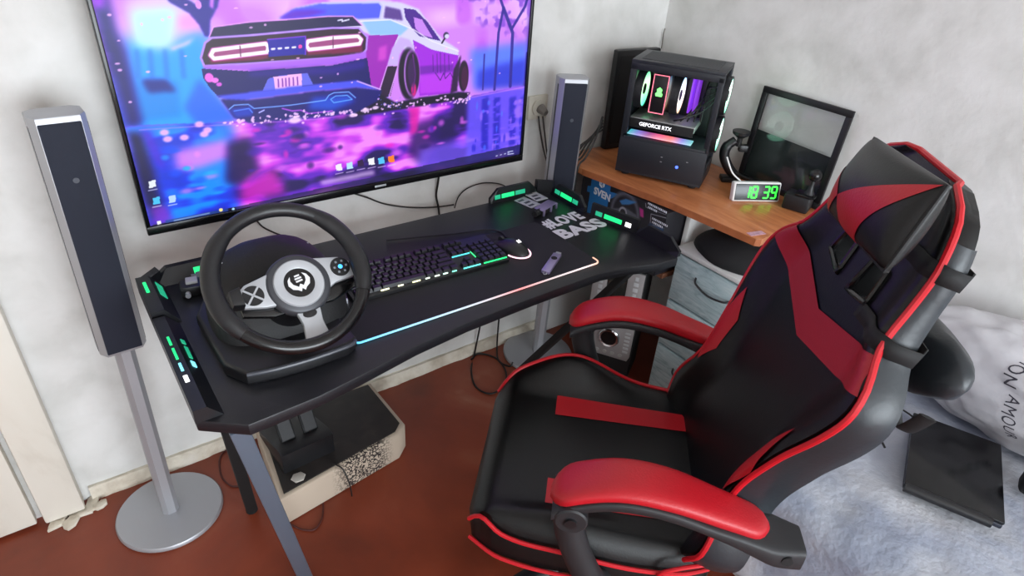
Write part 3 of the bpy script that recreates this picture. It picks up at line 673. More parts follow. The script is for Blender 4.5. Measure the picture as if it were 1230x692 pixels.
# base plate with curved front lip
bp = [(.168, -.600), (.196, -.652), (.25, -.664), (.32, -.670), (.40, -.666), (.425, -.650), (.425, -.40), (.39, -.33), (.20, -.33), (.165, -.40)]
MB().prism(bp, DZ+.0005, DZ+.034, bev=.008, seg=3).build('base', BLK, rw, ang=30, M=RM)
MB().tube(smooth_path([(.197, -.651, DZ+.028), (.25, -.666, DZ+.031), (.32, -.673, DZ+.032), (.40, -.669, DZ+.031), (.420, -.655, DZ+.028)]), .0045, 8).build('front_lip', mat('lip_grey', (64, 66, 74), .35), rw, M=RM)
def fhous(u_, v_):
    a = 2*math.pi*u_; k = math.sin(v_*math.pi/2); r = max(.02, (1-v_**2.6))
    ex = .142*r**.5; ey = .105*r**.5
    c, s_ = math.cos(a), math.sin(a); p = .62
    return Vector((.322+ex*math.copysign(abs(c)**p, c), -.475+.03*v_+ey*math.copysign(abs(s_)**p, s_), DZ+.030+.165*v_))
mb = MB(); mb.grid(fhous, 40, 14, wrap=True); bmesh.ops.contextual_create(mb.bm, geom=[e for e in mb.bm.edges if e.is_boundary and e.verts[0].co.z > DZ+.15]); mb.build('housing', mat('housing_black', (15, 15, 17), .62, bump=.1, bscale=200), rw, M=RM)
WT = rad(47.6); WCN = Vector((.305, -.652, .960)); wn = Vector((0, -math.cos(WT), math.sin(WT))); we1 = Vector((1, 0, 0)); we2 = wn.cross(we1)*1.0
if we2.z < 0: we2 = -we2
WF = Matrix(((we1.x, we2.x, wn.x, WCN.x), (we1.y, we2.y, wn.y, WCN.y), (we1.z, we2.z, wn.z, WCN.z), (0, 0, 0, 1)))
WM = RM @ WF
def arc(r, a0, a1, n, z=0): return [(r*math.cos(rad(a0+(a1-a0)*i/n)), r*math.sin(rad(a0+(a1-a0)*i/n)), z) for i in range(n+1)]
RIMG = mat('rim_rubber', (24, 24, 27), .38, bump=.05, bscale=300)
MB().tube(arc(.137, 0, 360, 96)[:-1], .0135, 14, closed=True).build('rim', BLKG, rw, M=WM)
for a0, a1 in ((-28, 52), (128, 216)):
    pa = arc(.137, a0, a1, 30); rr = [.0142+.0030*min(1, math.sin(math.pi*i/30)*2.2) for i in range(31)]
    MB().tube(pa, rr, 14).build('grip', RIMG, rw, M=WM)
MB().tube(arc(.137, 52, 128, 26), .0142, 14).build('grip', RIMG, rw, M=WM)
# hub and spokes, set back from the rim
HZ = -.026
WM0 = WM; WM = WM @ Matrix.Translation((.017, -.010, 0))
hub = MB().lathe([(0, -.03), (.058, -.03), (.062, -.012), (.060, -.002), (.055, .002), (0, .002)], 48, Matrix.Translation((0, 0, HZ))).build('hub', mat('hub_grey', (70, 71, 76), .4, .3), rw, M=WM)
MB().lathe([(.029, .002), (.048, .002), (.046, .005), (.031, .006), (.029, .005)], 48, Matrix.Translation((0, 0, HZ))).build('hub_ring', SILV2, hub, M=WM)
MB().lathe([(0, .003), (.031, .003), (.030, .0045), (0, .0050)], 40, Matrix.Translation((0, 0, HZ))).build('hub_badge', BLKG, hub, M=WM)
LG = mat('logo_white', (225, 226, 230), .4)
mb = MB()
z0, z1 = HZ+.0050, HZ+.0062
mb.prism([(-.022, .001), (-.019, .011), (-.012, .017), (-.015, .008), (-.013, .000), (-.005, -.008), (0, -.003), (.005, -.008), (.013, .000), (.015, .008), (.012, .017), (.019, .011), (.022, .001), (.017, -.009), (.009, -.013), (.004, -.018), (0, -.012), (-.004, -.018), (-.009, -.013), (-.017, -.009)], z0, z1)
for y in (.003, .0085, .014): mb.box((0.001, y, (z0+z1)/2), (.013-.003*(y > .01), .0032, z1-z0))
mb.build('logo', LG, hub, M=WM @ Matrix.Rotation(rad(8), 4, 'Z'))
def spoke(pts, bevz=.0): return MB().prism(pts, HZ-.016, HZ-.002, bev=.003).build('spoke', SILV2, rw, ang=30, M=WM)
sl = spoke([(-.050, .034), (-.095, .024), (-.114, .010), (-.112, -.018), (-.070, -.028), (-.050, -.030)])
sr = spoke([(.040, .044), (.090, .034), (.114, .016), (.112, -.012), (.070, -.016), (.052, -.024)])
sb = spoke([(-.024, -.048), (.024, -.048), (.020, -.080), (.022, -.104), (.034, -.126), (-.034, -.126), (-.022, -.104), (-.018, -.080)])
MB().lathe([(0, 0), (.014, 0), (.013, .002), (0, .003)], 24, Matrix.Translation((0, -.062, HZ-.0025)) @ Matrix.Scale(.6, 4, (0, 1, 0))).build('home_button', BLK, sb, M=WM)
MB().lathe([(0, 0), (.020, 0), (.019, .002), (0, .002)], 28, Matrix.Translation((-.086, .000, HZ-.0025))).build('button_pad', BLK, sl, M=WM)
for a in (48, 138): mb = MB(); mb.box((0, 0, 0), (.040, .0035, .0015)); mb.build('cross_bar', SILV2, sl, M=WM @ Matrix.Translation((-.086, 0, HZ+.0003)) @ Matrix.Rotation(rad(a), 4, 'Z'))
MB().lathe([(0, 0), (.020, 0), (.019, .002), (0, .002)], 28, Matrix.Translation((.088, .012, HZ-.0025))).build('button_pad', BLK, sr, M=WM)
MB().lathe([(0, 0), (.0045, 0), (0, .002)], 16, Matrix.Translation((.088, .012, HZ))).build('power_light', ledm('blue_led', (60, 160, 255), 1.8), sr, M=WM)
for a in range(0, 360, 60): mb = MB(); mb.box((.088+.012*math.cos(rad(a)), .012+.012*math.sin(rad(a)), HZ+.0003), (.004, .004, .001)); mb.build('button', mat('btn_grey', (130, 134, 142), .4), sr, M=WM)
for s in (-1, 1):
    MB().prism([(s*.045, .010), (s*.112, -.012), (s*.112, -.030), (s*.058, -.046), (s*.035, -.045)], HZ-.034, HZ-.018, bev=.003).build('paddle', BLKG, rw, ang=30, M=WM)
    MB().prism([(s*.108, .016), (s*.128, .012), (s*.128, -.016), (s*.108, -.020)], HZ-.014, -.002, bev=.003).build('spoke_root', BLK, rw, M=WM)
MB().cyl((0, 0, HZ-.13), (0, 0, HZ-.028), .050, .040, 32).build('column', BLK, rw, M=WM)
# little screws over the housing top
scm = mat('dot_white', (196, 200, 206), .5)
for k in range(13):
    a = rad(20+140*k/12); r = .094 if k % 2 else .078
    p = Vector((.322+r*math.cos(a)*1.25, -.455+r*.55*math.sin(a), DZ+.194-(.030 if k % 2 else .012)-.02*abs(math.cos(a))**2))
    mb = MB(); bmesh.ops.create_icosphere(mb.bm, subdivisions=1, radius=.0022, matrix=Matrix.Translation(p)); mb.build('marker_dot', scm, rw, M=RM)
# loose black holder with silver clip behind the right grip
hc = thing('phone_holder', 'small black and silver clip holder on the desk between wheel and keyboard', 'holder', (.455, -.475, DZ+.0005), rad(-15))
mb = MB(); mb.box((0, 0, .012), (.05, .06, .024), bev=.004); mb.build('body', BLK, hc)
for y in (-.018, .0, .018): mb = MB(); mb.box((.004, y, .028), (.034, .010, .010), bev=.002); mb.build('clip', SOFTB, hc)
for x in (-.012, .014): mb = MB(); mb.box((x, -.026, .028), (.016, .008, .012), bev=.002); mb.build('tip', SILV2, hc)

# ================================================================== wooden corner table and what stands under it
TZ = .79
tb = thing('corner_table', 'brown laminate table top in the corner carrying the computer tower', 'table', (1.74, -.42, 0))
TM = Matrix.Translation((-1.74, .42, 0))
tout = [(1.492, -.02), (1.975, -.02), (1.975, -.800), (1.600, -.832), (1.588, -.820), (1.562, -.52), (1.496, -.165)]
MB().prism(tout, TZ-.024, TZ, bev=.002).build('tabletop', WOOD, tb, ang=30, M=TM)
edge = mat('edge_band', (168, 98, 58), .45, var=.15, vscale=30)
for (a, b) in ((4, 3), (5, 4), (6, 5)):
    p, q = Vector((*tout[a], TZ-.012)), Vector((*tout[b], TZ-.012)); t = (q-p).normalized(); n = Vector((t.y, -t.x, 0))
    mb = MB(); mb.box((p+q)/2 + n*.0008*(1 if n.dot(Vector((1.74, -.42, 0))-p) < 0 else -1), ((q-p).length, .002, .022), frame((0, 0, 0), t, (0, 0, 1) if False else Vector((0, 0, 1)).cross(t)).to_3x3()); mb.build('edge_band', edge, tb, M=TM)
mb = MB(); mb.box((1.77, -.29, .52), (.40, .50, .018), bev=.001); mb.build('shelf', mat('shelf_brown', (96, 58, 38), .5), tb, M=TM)
WPAN = mat('white_panel', (222, 222, 220), .55)
mb = MB(); mb.box((1.80, -.552, (TZ-.024)/2), (.35, .018, TZ-.026), bev=.001); mb.build('side_panel', WPAN, tb, M=TM)
mb = MB(); mb.box((1.74, -.03, (TZ-.024)/2), (.46, .016, TZ-.026), bev=.001); mb.build('side_panel', WPAN, tb, M=TM)
# pinkish worn sticker on the front corner
mb = MB(); mb.box((1.618, -.800, TZ+.0006), (.055, .022, .0008), Matrix.Rotation(rad(-15), 3, 'Z')); mb.build('worn_sticker', mat('sticker_pink', (206, 160, 176), .6, var=.25, vscale=90), tb, M=TM)

# box with printed front
BXX, BY0, BY1, BZ0, BZ1 = 1.532, -.135, -.535, .5305, .762
bx = thing('wheel_box', 'black and blue printed cardboard box under the wooden table', 'box', (1.65, -.335, BZ0))
BM = Matrix.Translation((-1.65, .335, -BZ0))
MB().box(((BXX+.002+1.78)/2, (BY0+BY1)/2, (BZ0+BZ1)/2), (1.78-BXX-.002, BY0-BY1, BZ1-BZ0), bev=.002).build('carton', mat('carton_dark', (26, 25, 32), .5), bx, M=BM)
def conv_bx(u_, v_):
    p = px(u_, v_, BXX); return (BY0-p.y)/(BY0-BY1)*279, (p.z-BZ0)/(BZ1-BZ0)*159
Q = Paint(280, 160, conv_bx); Q.a[:] = (26, 24, 32)
BLU = (34, 116, 182)
Q.poly([(712, 209), (735, 218), (727, 262), (705, 255)], BLU); Q.poly([(706, 223), (713, 224), (712, 232), (705, 230)], BLU); Q.poly([(732, 230), (745, 234), (733, 239)], BLU)
Q.ell((750, 258), 52, 62, (92, 94, 104)); Q.ell((750, 258), 42, 50, (30, 28, 36))
Q.poly([(744, 241), (752, 239), (765, 243), (756, 246), (747, 246)], (60, 130, 190), .95, 1)
Q.poly([(736, 250), (752, 250), (764, 258), (768, 268), (752, 264), (738, 258)], (88, 90, 100), 1, 1); Q.ell((748, 256), 15, 17, (160, 160, 168)); Q.ell((748, 256), 10, 11, (34, 34, 40))
Q.poly([(768, 249), (773, 252), (773, 262), (769, 260)], (214, 50, 150), .9, 1)
Q.line([(776, 249), (775, 239), (788, 243)], 1.6, (190, 190, 196)); Q.line([(776, 249), (800, 258)], 1.4, (150, 150, 156)); Q.line([(781, 268), (782, 257), (808, 264)], 1.4, (180, 180, 186))
Q.poly([(780, 268), (800, 274), (798, 284), (778, 280)], (40, 84, 130), .8, 3)
for y in (270, 275, 280): Q.line([(784, y), (800, y+5)], 1.6, (150, 150, 158), .8)
def fbx(u_, v_):
    U, V = np.meshgrid(u_, v_); return np.stack([np.full_like(U, BXX)-1.65, BY0+(BY1-BY0)*U+.335, V*(BZ1-BZ0)], -1)
o = to_mesh_print('printed_front', Q, fbx, attr_mat('box_print', .4), bx)
PW = mat('print_white', (226, 230, 236), .5)
text('brand_lettering', 'SVEN', .036, BM @ frame(px(713, 232, BXX-.0012), (0, -1, 0), (0, 0, 1)), PW, bx, bold=.0012, extrude=.0003)
mb = MB(); mb.tube([(-.012, .010, 0), (-.010, -.004, 0), (0, -.010, 0), (.010, -.004, 0), (.012, .010, 0)], .0018, 6); mb.tube([(-.005, .008, 0), (-.004, -.002, 0), (0, -.006, 0), (.004, -.002, 0), (.005, .008, 0)], .0015, 6)
mb.build('brand_emblem', PW, bx, M=BM @ frame(px(723, 222, BXX-.001), (0, -1, 0), (0, 0, 1)))
for u_, v_, w_ in ((778, 245, .085), (778, 249.5, .045), (783, 263, .075), (783, 267.5, .05)):
    p_ = px(u_, v_, BXX-.0008); n_ = int(w_/.007)
    for k in range(n_): MB().box((p_.x, p_.y-.007*k-.0025, p_.z+.003), (.0006, .0048 if (k*7) % 3 else .0030, .007)).build('print_mark', PW, bx, M=BM)

# chest of drawers
DRX, DRY0, DRY1, DRZ = 1.582, -.572, -.955, .652
ch = thing('chest_of_drawers', 'small chest with bluish wood-grain drawers and thin curved handles', 'drawers', (1.77, (DRY0+DRY1)/2, 0))
CMX = Matrix.Translation((-1.77, -(DRY0+DRY1)/2, 0))
DRM = ramp_mat('blue_woodgrain', [(0.28, (140, 162, 168)), (0.5, (172, 192, 196)), (0.72, (194, 208, 210))], 9, .5, 8, 2.2, stretch=(1, 1, 5))
DRW = mat('drawer_white', (206, 206, 204), .5, var=.06)
MB().box(((DRX+.02+1.96)/2, (DRY0+DRY1)/2, DRZ/2+.02), (1.96-DRX-.02, DRY0-DRY1, DRZ-.04-.012), bev=.003).build('carcass', DRW, ch, M=CMX)
MB().box(((DRX-.012+1.97)/2, (DRY0+DRY1)/2, DRZ-.008), (1.97-DRX+.012, DRY0-DRY1+.006, .016), bev=.004).build('top', DRW, ch, M=CMX)
hs = [(.455, .628), (.268, .448), (.070, .261)]
for z0, z1 in hs:
    f_ = MB().box((DRX+.008, (DRY0+DRY1)/2, (z0+z1)/2), (.022, DRY0-DRY1-.004, z1-z0), bev=.004).build('drawer_front', DRM, ch, M=CMX)
    zc = z0+(z1-z0)*.60; yc = (DRY0+DRY1)/2+.03
    MB().tube(smooth_path([(DRX-.001, yc+.07, zc+.018), (DRX-.018, yc+.055, zc+.008), (DRX-.022, yc, zc-.006), (DRX-.018, yc-.055, zc+.000), (DRX-.001, yc-.07, zc+.006)]), .0035, 8).build('handle', SOFTB, f_, M=CMX)
for y in (DRY0-.03, DRY1+.03): MB().box((DRX+.03, y, .026), (.05, .05, .05), bev=.004).build('foot', DRW, ch, M=CMX)

# black cloth bag on top of the chest
mb = MB()
def fbag(u_, v_):
    a = 2*math.pi*u_; n = .10*noise.noise(Vector((math.cos(a)*1.5, math.sin(a)*1.5, v_*2)))
    p = math.sin(v_*math.pi*.5)
    r = (1-v_**2.2)**.5*(1+n) if v_ < .999 else 0.0
    return Vector((.088*r*math.cos(a)*(1+.10*math.cos(2*a)), .150*r*math.sin(a), .088*v_+.010*noise.noise(Vector((math.cos(a)*2*r, math.sin(a)*2*r, 3)))*(v_ > .05)))
mb.grid(fbag, 36, 14, wrap=True); bmesh.ops.remove_doubles(mb.bm, verts=mb.bm.verts[:], dist=.0005); bmesh.ops.contextual_create(mb.bm, geom=[e for e in mb.bm.edges if e.is_boundary])
bag = thing('cloth_cap', 'soft black cap lying on the chest of drawers below the table top', 'cap', (1.678, -.732, DRZ+.001), rad(8))
mb.build('crown', FABB, bag)
mb = MB(); mb.prism([(-.03, .10), (-.075, .09), (-.088, .15), (-.06, .215), (0, .235), (.045, .20), (.06, .13), (.03, .10)], .002, .006, bev=.0015); mb.build('brim', FABB, bag, M=Matrix.Rotation(rad(180), 4, 'Z'))

# subwoofer with controls
sw = thing('subwoofer', 'dark tower subwoofer with grey control panel and big chrome ringed knob on the floor', 'subwoofer', (1.472, -.315, 0), math.atan2(-.86, .51))
# local x runs along the front to the right, local -y is the front side
SWW, SWD, SWH = .190, .155, .498
GREYP = mat('panel_grey', (150, 146, 146), .45, .2)
MB().box((SWW/2, SWD/2, SWH/2+.008), (SWW, SWD, SWH-.016), bev=.004).build('cabinet', BLKM, sw)
MB().prism([(.012, .115), (.178, .115), (.186, .135), (.186, .26), (.012, .26)], -.010, -.0002, axis='y', bev=.002).build('control_panel', GREYP, sw)
for x0, x1, zt in ((.004, .056, .450), (.128, .186, .496)):
    MB().box(((x0+x1)/2, -.005, (.262+zt)/2), (x1-x0, .010, zt-.262), bev=.002).build('side_strip', GREYP, sw)
MB().box((.092, -.003, .36), (.068, .006, .19), bev=.001).build('display', mat('display_dark', (26, 32, 30), .2), sw)
kn = MB().lathe([(.026, 0), (.040, 0), (.040, .008), (.036, .012), (.030, .010), (.028, 0)], 40).build('knob_ring', mat('chrome', (200, 200, 204), .15, 1.0), sw, M=frame((.098, -.010, .203), (1, 0, 0), (0, 0, 1)))
MB().lathe([(0, .002), (.029, .002), (.029, .008), (0, .005)], 32).build('knob', BLKG, kn, M=frame((.098, -.010, .203), (1, 0, 0), (0, 0, 1)))
for k in range(5): MB().cyl((.030+.030*k, -.0095, .135), (.030+.030*k, -.0125, .135), .0075, n=14).build('button', mat('btn_light', (160, 158, 156), .4), sw)
for k in range(6): MB().box((.166, -.0105, .155+.017*k), (.020, .001, .009), bev=.0003).build('mark', mat('mark_light', (176, 176, 178), .5), sw)
for k in range(9): MB().box((.160, -.0104, .474-.023*k), (.018 if k % 3 else .013, .001, .015), bev=.0003).build('mark', mat('mark_light', (176, 176, 178), .5), sw)
for k in range(5): MB().box((.034, -.0104, .432-.024*k), (.015, .001, .016), bev=.0003).build('mark', mat('mark_light', (176, 176, 178), .5), sw)
MB().box((.105, -.012, .020), (.12, .028, .030), bev=.003).build('foot_bar', mat('foot_silver', (150, 146, 142), .45, .3), sw)
for x in (.02, .17): MB().box((x, .12, .004), (.03, .03, .008)).build('foot', BLKM, sw)

# ================================================================== computer tower
PA, PL_, PD, PH = rad(-60.8), .292, .185, .372
pc = thing('computer_tower', 'open black computer tower with glowing fans on the wooden table', 'computer', (1.568, -.251, TZ+.0006), PA)
# local x along the open side, local y into the case (away from the viewer), z up
PCB = mat('case_black', (30, 33, 40), .42)
t_ = .006; F0 = .012
for x, y in ((.03, .03), (.262, .03), (.03, .155), (.262, .155)): MB().cyl((x, y, 0), (x, y, F0), .014, .012, 16).build('foot', BLKM, pc)
def case(nm, c, d, m=PCB, bev=.001): return MB().box(c, d, bev=bev).build(nm, m, pc)
zt = F0+PH
case('bottom_panel', (PL_/2, PD/2, F0+.004), (PL_, PD, .008)); tp = case('top_panel', (PL_/2, PD/2, zt-.005), (PL_, PD, .010))
MB().box((PL_/2, PD/2, zt+.0008), (PL_-.05, PD-.05, .002), bev=.0005).build('dust_filter', mat('filter_grey', (72, 74, 76), .8, bump=.3, bscale=800), tp)
case('back_panel', (.004, PD/2, (F0+zt)/2), (.008, PD-.002, PH-.02)); case('tray_panel', (PL_/2, PD-.025, (F0+zt)/2), (PL_-.016, .004, PH-.02), BLKM)
case('far_side_panel', (PL_/2, PD-.003, (F0+zt)/2), (PL_, .006, PH-.02))
SHZ = .118
shr = case('power_supply_cover', (PL_/2, PD/2-.012, F0+SHZ/2+.008), (PL_-.018, PD-.030, SHZ-.002))
for c, d in (((.010, .004, (F0+SHZ+zt)/2), (.020, .008, PH-SHZ-.03)), ((PL_-.008, .004, (F0+SHZ+zt)/2), (.016, .008, PH-SHZ-.03)), ((PL_/2, .004, zt-.020), (PL_, .008, .022)), ((PL_/2, .003, F0+.062), (PL_, .006, .112))):
    case('side_frame', c, d)
# front: posts, mesh and two ring fans seen from the side
case('front_post', (PL_-.004, .010, (F0+zt)/2), (.010, .016, PH-.02)); case('front_post', (PL_-.004, PD-.016, (F0+zt)/2), (.010, .020, PH-.02)); case('front_base', (PL_-.004, PD/2, F0+.035), (.010, PD-.05, .05))
def rainbow(name, cols, s=1.5):
    m = bpy.data.materials.new(name); m.use_nodes = True; nt = m.node_tree; b = nt.nodes['Principled BSDF']
    tc = nt.nodes.new('ShaderNodeTexCoord'); sx = nt.nodes.new('ShaderNodeSeparateXYZ'); mr = nt.nodes.new('ShaderNodeMapRange')
    mr.inputs[1].default_value = -.055; mr.inputs[2].default_value = .055; r = nt.nodes.new('ShaderNodeValToRGB'); e = r.color_ramp.elements
    e[0].position = 0; e[0].color = (*lin(cols[0]), 1); e[1].position = 1; e[1].color = (*lin(cols[-1]), 1)
    for i, c in enumerate(cols[1:-1]): q = e.new((i+1)/(len(cols)-1)); q.color = (*lin(c), 1)
    nt.links.new(tc.outputs['Object'], sx.inputs[0]); nt.links.new(sx.outputs[2], mr.inputs[0]); nt.links.new(mr.outputs[0], r.inputs[0])
    nt.links.new(r.outputs[0], b.inputs['Emission Color']); b.inputs['Emission Strength'].default_value = s; b.inputs['Base Color'].default_value = (.5, .5, .5, 1)
    b.inputs['Roughness'].default_value = .4
    return m
RB1 = rainbow('fan_glow_green', [(60, 220, 170), (150, 245, 170), (200, 250, 190), (70, 220, 140)], 1.6)
RB2 = rainbow('fan_glow_warm', [(235, 170, 120), (255, 240, 225), (250, 250, 255), (120, 190, 240)], 1.7)
RB3 = rainbow('fan_glow_mint', [(60, 220, 160), (190, 255, 225), (240, 255, 245), (110, 235, 200)], 1.6)
FANM = mat('fan_frame', (26, 27, 31), .5)
BLADE = mat('fan_blade', (150, 160, 165), .5)
def fan(loc, r, glow, thick=.024, disc=False):
    # axis along local x
    f_ = MB()
    f_.lathe([(r, -thick/2), (r+.006, -thick/2), (r+.006, thick/2), (r, thick/2), (r, -thick/2)], 40).build
    M_ = Matrix.Rotation(rad(90), 4, 'Y')
    o = f_.build('fan', FANM, pc, M=M_); o.location = loc
    g = MB().lathe([(r*.34, -thick*.30), (r*.99, -thick*.44), (r*.99, thick*.44), (r*.34, thick*.30), (r*.34, -thick*.30)], 40).build('light_ring', glow, o, M=M_)
    MB().lathe([(0, -thick*.4), (r*.30, -thick*.4), (r*.30, thick*.4), (0, thick*.42)], 24).build('fan_hub', FANM, o, M=M_)
    for k in range(0):
        a = 2*math.pi*k/7
        b = MB(); b.grid(lambda u_, v_: Vector(((u_-.5)*thick*.7, (r*(.28+.46*v_))*math.cos(a+.55*u_+.3*v_), (r*(.28+.46*v_))*math.sin(a+.55*u_+.3*v_))), 4, 5)
        b.build('blade', BLADE, o)
    return o
fan((PL_+.004, .078, F0+.290), .054, RB3, .024); fan((PL_+.004, .078, F0+.165), .054, RB3, .024)
fan((.030, .072, F0+.270), .056, RB1, .026)
# motherboard, cooler, memory, card
case('motherboard', (.140, PD-.030, F0+.245), (.225, .004, .235), mat('pcb', (24, 24, 30), .4, var=.3, vscale=60), .0005)
for c, d in (((.05, PD-.045, F0+.33), (.05, .026, .05)), ((.15, PD-.045, F0+.345), (.14, .024, .028)), ((.16, PD-.042, F0+.155), (.1, .02, .03))): case('heat_sink', c, d, mat('sink_dark', (46, 50, 54), .4, .4))
clr = thing_ = case('cooler', (.096, .075, F0+.268), (.052, .080, .125), mat('cooler_black', (24, 22, 26), .3), .003)
CRED = ledm('cooler_edge_red', (240, 120, 140), .9)
for x in (.072, .120): MB().box((x, .034, F0+.268), (.0025, .0025, .120)).build('edge_light', CRED, clr)
for z in (.2075, .3285): MB().box((.096, .034, F0+z), (.050, .0025, .0025)).build('edge_light', CRED, clr)
mb = MB(); mb.prism([(.086, .262), (.106, .262), (.108, .270), (.103, .275), (.105, .284), (.096, .291), (.087, .284), (.089, .275), (.084, .270)], .0332, .0345, axis='y'); mb.build('emblem', ledm('emblem_green', (110, 235, 110), 1.6), clr, M=Matrix.Translation((0, 0, F0)))
fan((.150, .075, F0+.268), .058, RB2, .026)
for k in range(2): MB().box((.190+.016*k, .118, F0+.275), (.006, .070, .125), bev=.001).build('memory_stick', ledm('ram_purple', (120, 50, 190), .7), pc)
for x, z, h in ((.225, .30, .08), (.238, .27, .05), (.232, .22, .06)): case('cable_comb', (x, .13, F0+z), (.010, .030, h), mat('comb_dark', (48, 40, 48), .5))
gp = MB().box((.125, .085, F0+.176), (.215, .125, .022), bev=.003).build('graphics_card', mat('card_silver', (150, 152, 152), .35, .4), pc)
MB().box((.125, .0215, F0+.168), (.212, .004, .030), bev=.001).build('card_edge', BLKM, gp)
text('card_lettering', 'GEFORCE RTX', .0165, frame((.052, .0188, F0+.163), (1, 0, 0), (0, 0, 1)), ledm('rtx_white', (235, 235, 240), 1.0), gp, extrude=.0002, bold=.0004)
gg = rainbow('gpu_glow', [(40, 180, 180), (120, 110, 200), (150, 60, 130), (235, 90, 130), (240, 110, 100), (110, 100, 200), (40, 170, 170)], 0.9)
gg.node_tree.nodes['Map Range'].inputs[1].default_value = -.11; gg.node_tree.nodes['Map Range'].inputs[2].default_value = .11
gg.node_tree.links.new(gg.node_tree.nodes['Separate XYZ'].outputs[0], gg.node_tree.nodes['Map Range'].inputs[0])
MB().box((0, 0, 0), (.215, .050, .004), bev=.0015).build('under_glow', gg, pc).location = (.125, .040, F0+.1305)
# loose wires inside
for k in range(5):
    MB().tube(smooth_path([(.16+.02*k, .03+.01*k, F0+.195), (.19+.012*k, .02+.014*k, F0+.21+.01*k), (.235, .05+.02*k, F0+.23+.02*k), (.265, .10, F0+.26+.015*k)]), .0025, 6).build('wire', CABLE, pc)
MB().cyl((.205, -.0002, F0+.055), (.205, -.0015, F0+.055), .005, n=14).build('power_light', ledm('pwr_blue', (80, 110, 255), 1.6), pc)
for x, z in ((.150, .078), (.150, .062), (.235, .078)): MB().box((x, -.0006, F0+z), (.006, .001, .0022)).build('mark', mat('mark_light', (176, 176, 178), .5), pc)

# flat black box between tower and back wall
rt = thing('router', 'flat black box standing upright behind the computer tower', 'router', (1.80, -.055, TZ+.0005), rad(-6))
MB().box((0, 0, .18), (.20, .028, .36), bev=.006).build('body', BLK, rt)
MB().box((0, -.0145, .18), (.17, .002, .32), bev=.001).build('front', BLKM, rt)

# ================================================================== things on the wooden table
ck = thing('digital_clock', 'white framed digital clock with green figures reading 1839 on the wooden table', 'clock', (1.815, -.655, TZ+.0005), rad(-30))
CR = Matrix.Rotation(rad(-12), 4, 'X')
def ckm(o): return o
MB().box((0, .012, .033), (.162, .026, .064), bev=.006, seg=3).build('case', WHT, ck, M=CR)
MB().box((0, -.0014, .033), (.150, .002, .053), bev=.001).build('face', mat('clock_face', (38, 44, 48), .25), ck, M=CR)
SEG = {'a': ((0, 1), 0), 'g': ((0, 0), 0), 'd': ((0, -1), 0), 'f': ((-1, .5), 1), 'b': ((1, .5), 1), 'e': ((-1, -.5), 1), 'c': ((1, -.5), 1)}
DIG = {'1': 'bc', '8': 'abcdefg', '3': 'abgcd', '9': 'abcdfg'}
CG = ledm('clock_green', (40, 250, 50), 2.2)
for ch_, x0 in (('1', -.036), ('8', -.010), ('3', .030), ('9', .056)):
    d = MB()
    for s in DIG[ch_]:
        (a, b), v = SEG[s]
        d.box((x0+a*.0085+(b*.0015), -.003, .033+b*.0185), (.0046, .001, .0165) if v else (.0150, .001, .0046), bev=.0003, seg=1)
    d.build('figure', CG, ck, M=CR)
sh = thing('gear_shifter', 'black gear shifter with a ball knob on a square base on the wooden table', 'gear shifter', (1.895, -.752, TZ+.0005), rad(-72))
MB().box((0, 0, .026), (.080, .064, .052), bev=.007).build('base', BLK, sh)
MB().box((.018, 0, .055), (.060, .056, .006), bev=.002).build('gate', BLKG, sh)
MB().lathe([(.016, 0), (.010, .012), (.006, .03), (.006, .055), (0, .055)], 20).build('shaft', BLK, sh, M=Matrix.Translation((.025, 0, .058)))
mb = MB(); bmesh.ops.create_uvsphere(mb.bm, u_segments=24, v_segments=14, radius=.020, matrix=Matrix.Translation((.025, 0, .120))); mb.build('knob', BLKG, sh)
MB().tube(smooth_path([(.060, .01, .02), (.074, .01, .035), (.078, .012, .012), (.066, .01, .004)]), .002, 6).build('cord', CABLE, sh)
hb = thing('desk_clamp_arm', 'bent black clamp arm with a flat knob on top beside the computer tower', 'clamp arm', (1.882, -.484, TZ+.0005), rad(-40))
MB().box((.01, 0, .008), (.06, .045, .016), bev=.003).build('foot', BLK, hb)
MB().tube(smooth_path([(.035, 0, .012), (.0, 0, .045), (-.025, 0, .085), (-.025, 0, .120), (0, 0, .145)]), [.021]*26+[.018]*6+[.015], 12, flat=.8).build('arm', BLK, hb)
MB().cyl((.012, 0, .125), (.012, 0, .165), .009, n=16).build('screw', BLKM, hb)
MB().lathe([(0, 0), (.012, 0), (.028, .012), (.030, .022), (0, .022)], 24).build('top_knob', BLK, hb, M=Matrix.Translation((.012, 0, .155)))
MB().box((.030, 0, .120), (.03, .024, .024), bev=.004).build('jaw', BLK, hb)
MB().prism([(.03, -.012), (.13, -.022), (.165, -.004), (.15, .004), (.04, .012)], .030, .040, bev=.003).build('lever', BLKG, hb, M=Matrix.Rotation(rad(-38), 4, 'Z') @ Matrix.Scale(.85, 4, (1, 0, 0)))
# glass panel with black frame leaning on the right wall
gpn = thing('glass_side_panel', 'black framed glass panel leaning against the right wall behind the clock', 'glass panel', (1.950, -.640, TZ+.0005))
GW, GH = .315, .318
gl_m = bpy.data.materials.new('clear_glass'); gl_m.use_nodes = True; _b = gl_m.node_tree.nodes['Principled BSDF']
_b.inputs['Transmission Weight'].default_value = 1.0; _b.inputs['Roughness'].default_value = .02; _b.inputs['IOR'].default_value = 1.3; _b.inputs['Base Color'].default_value = (.93, .95, .95, 1)
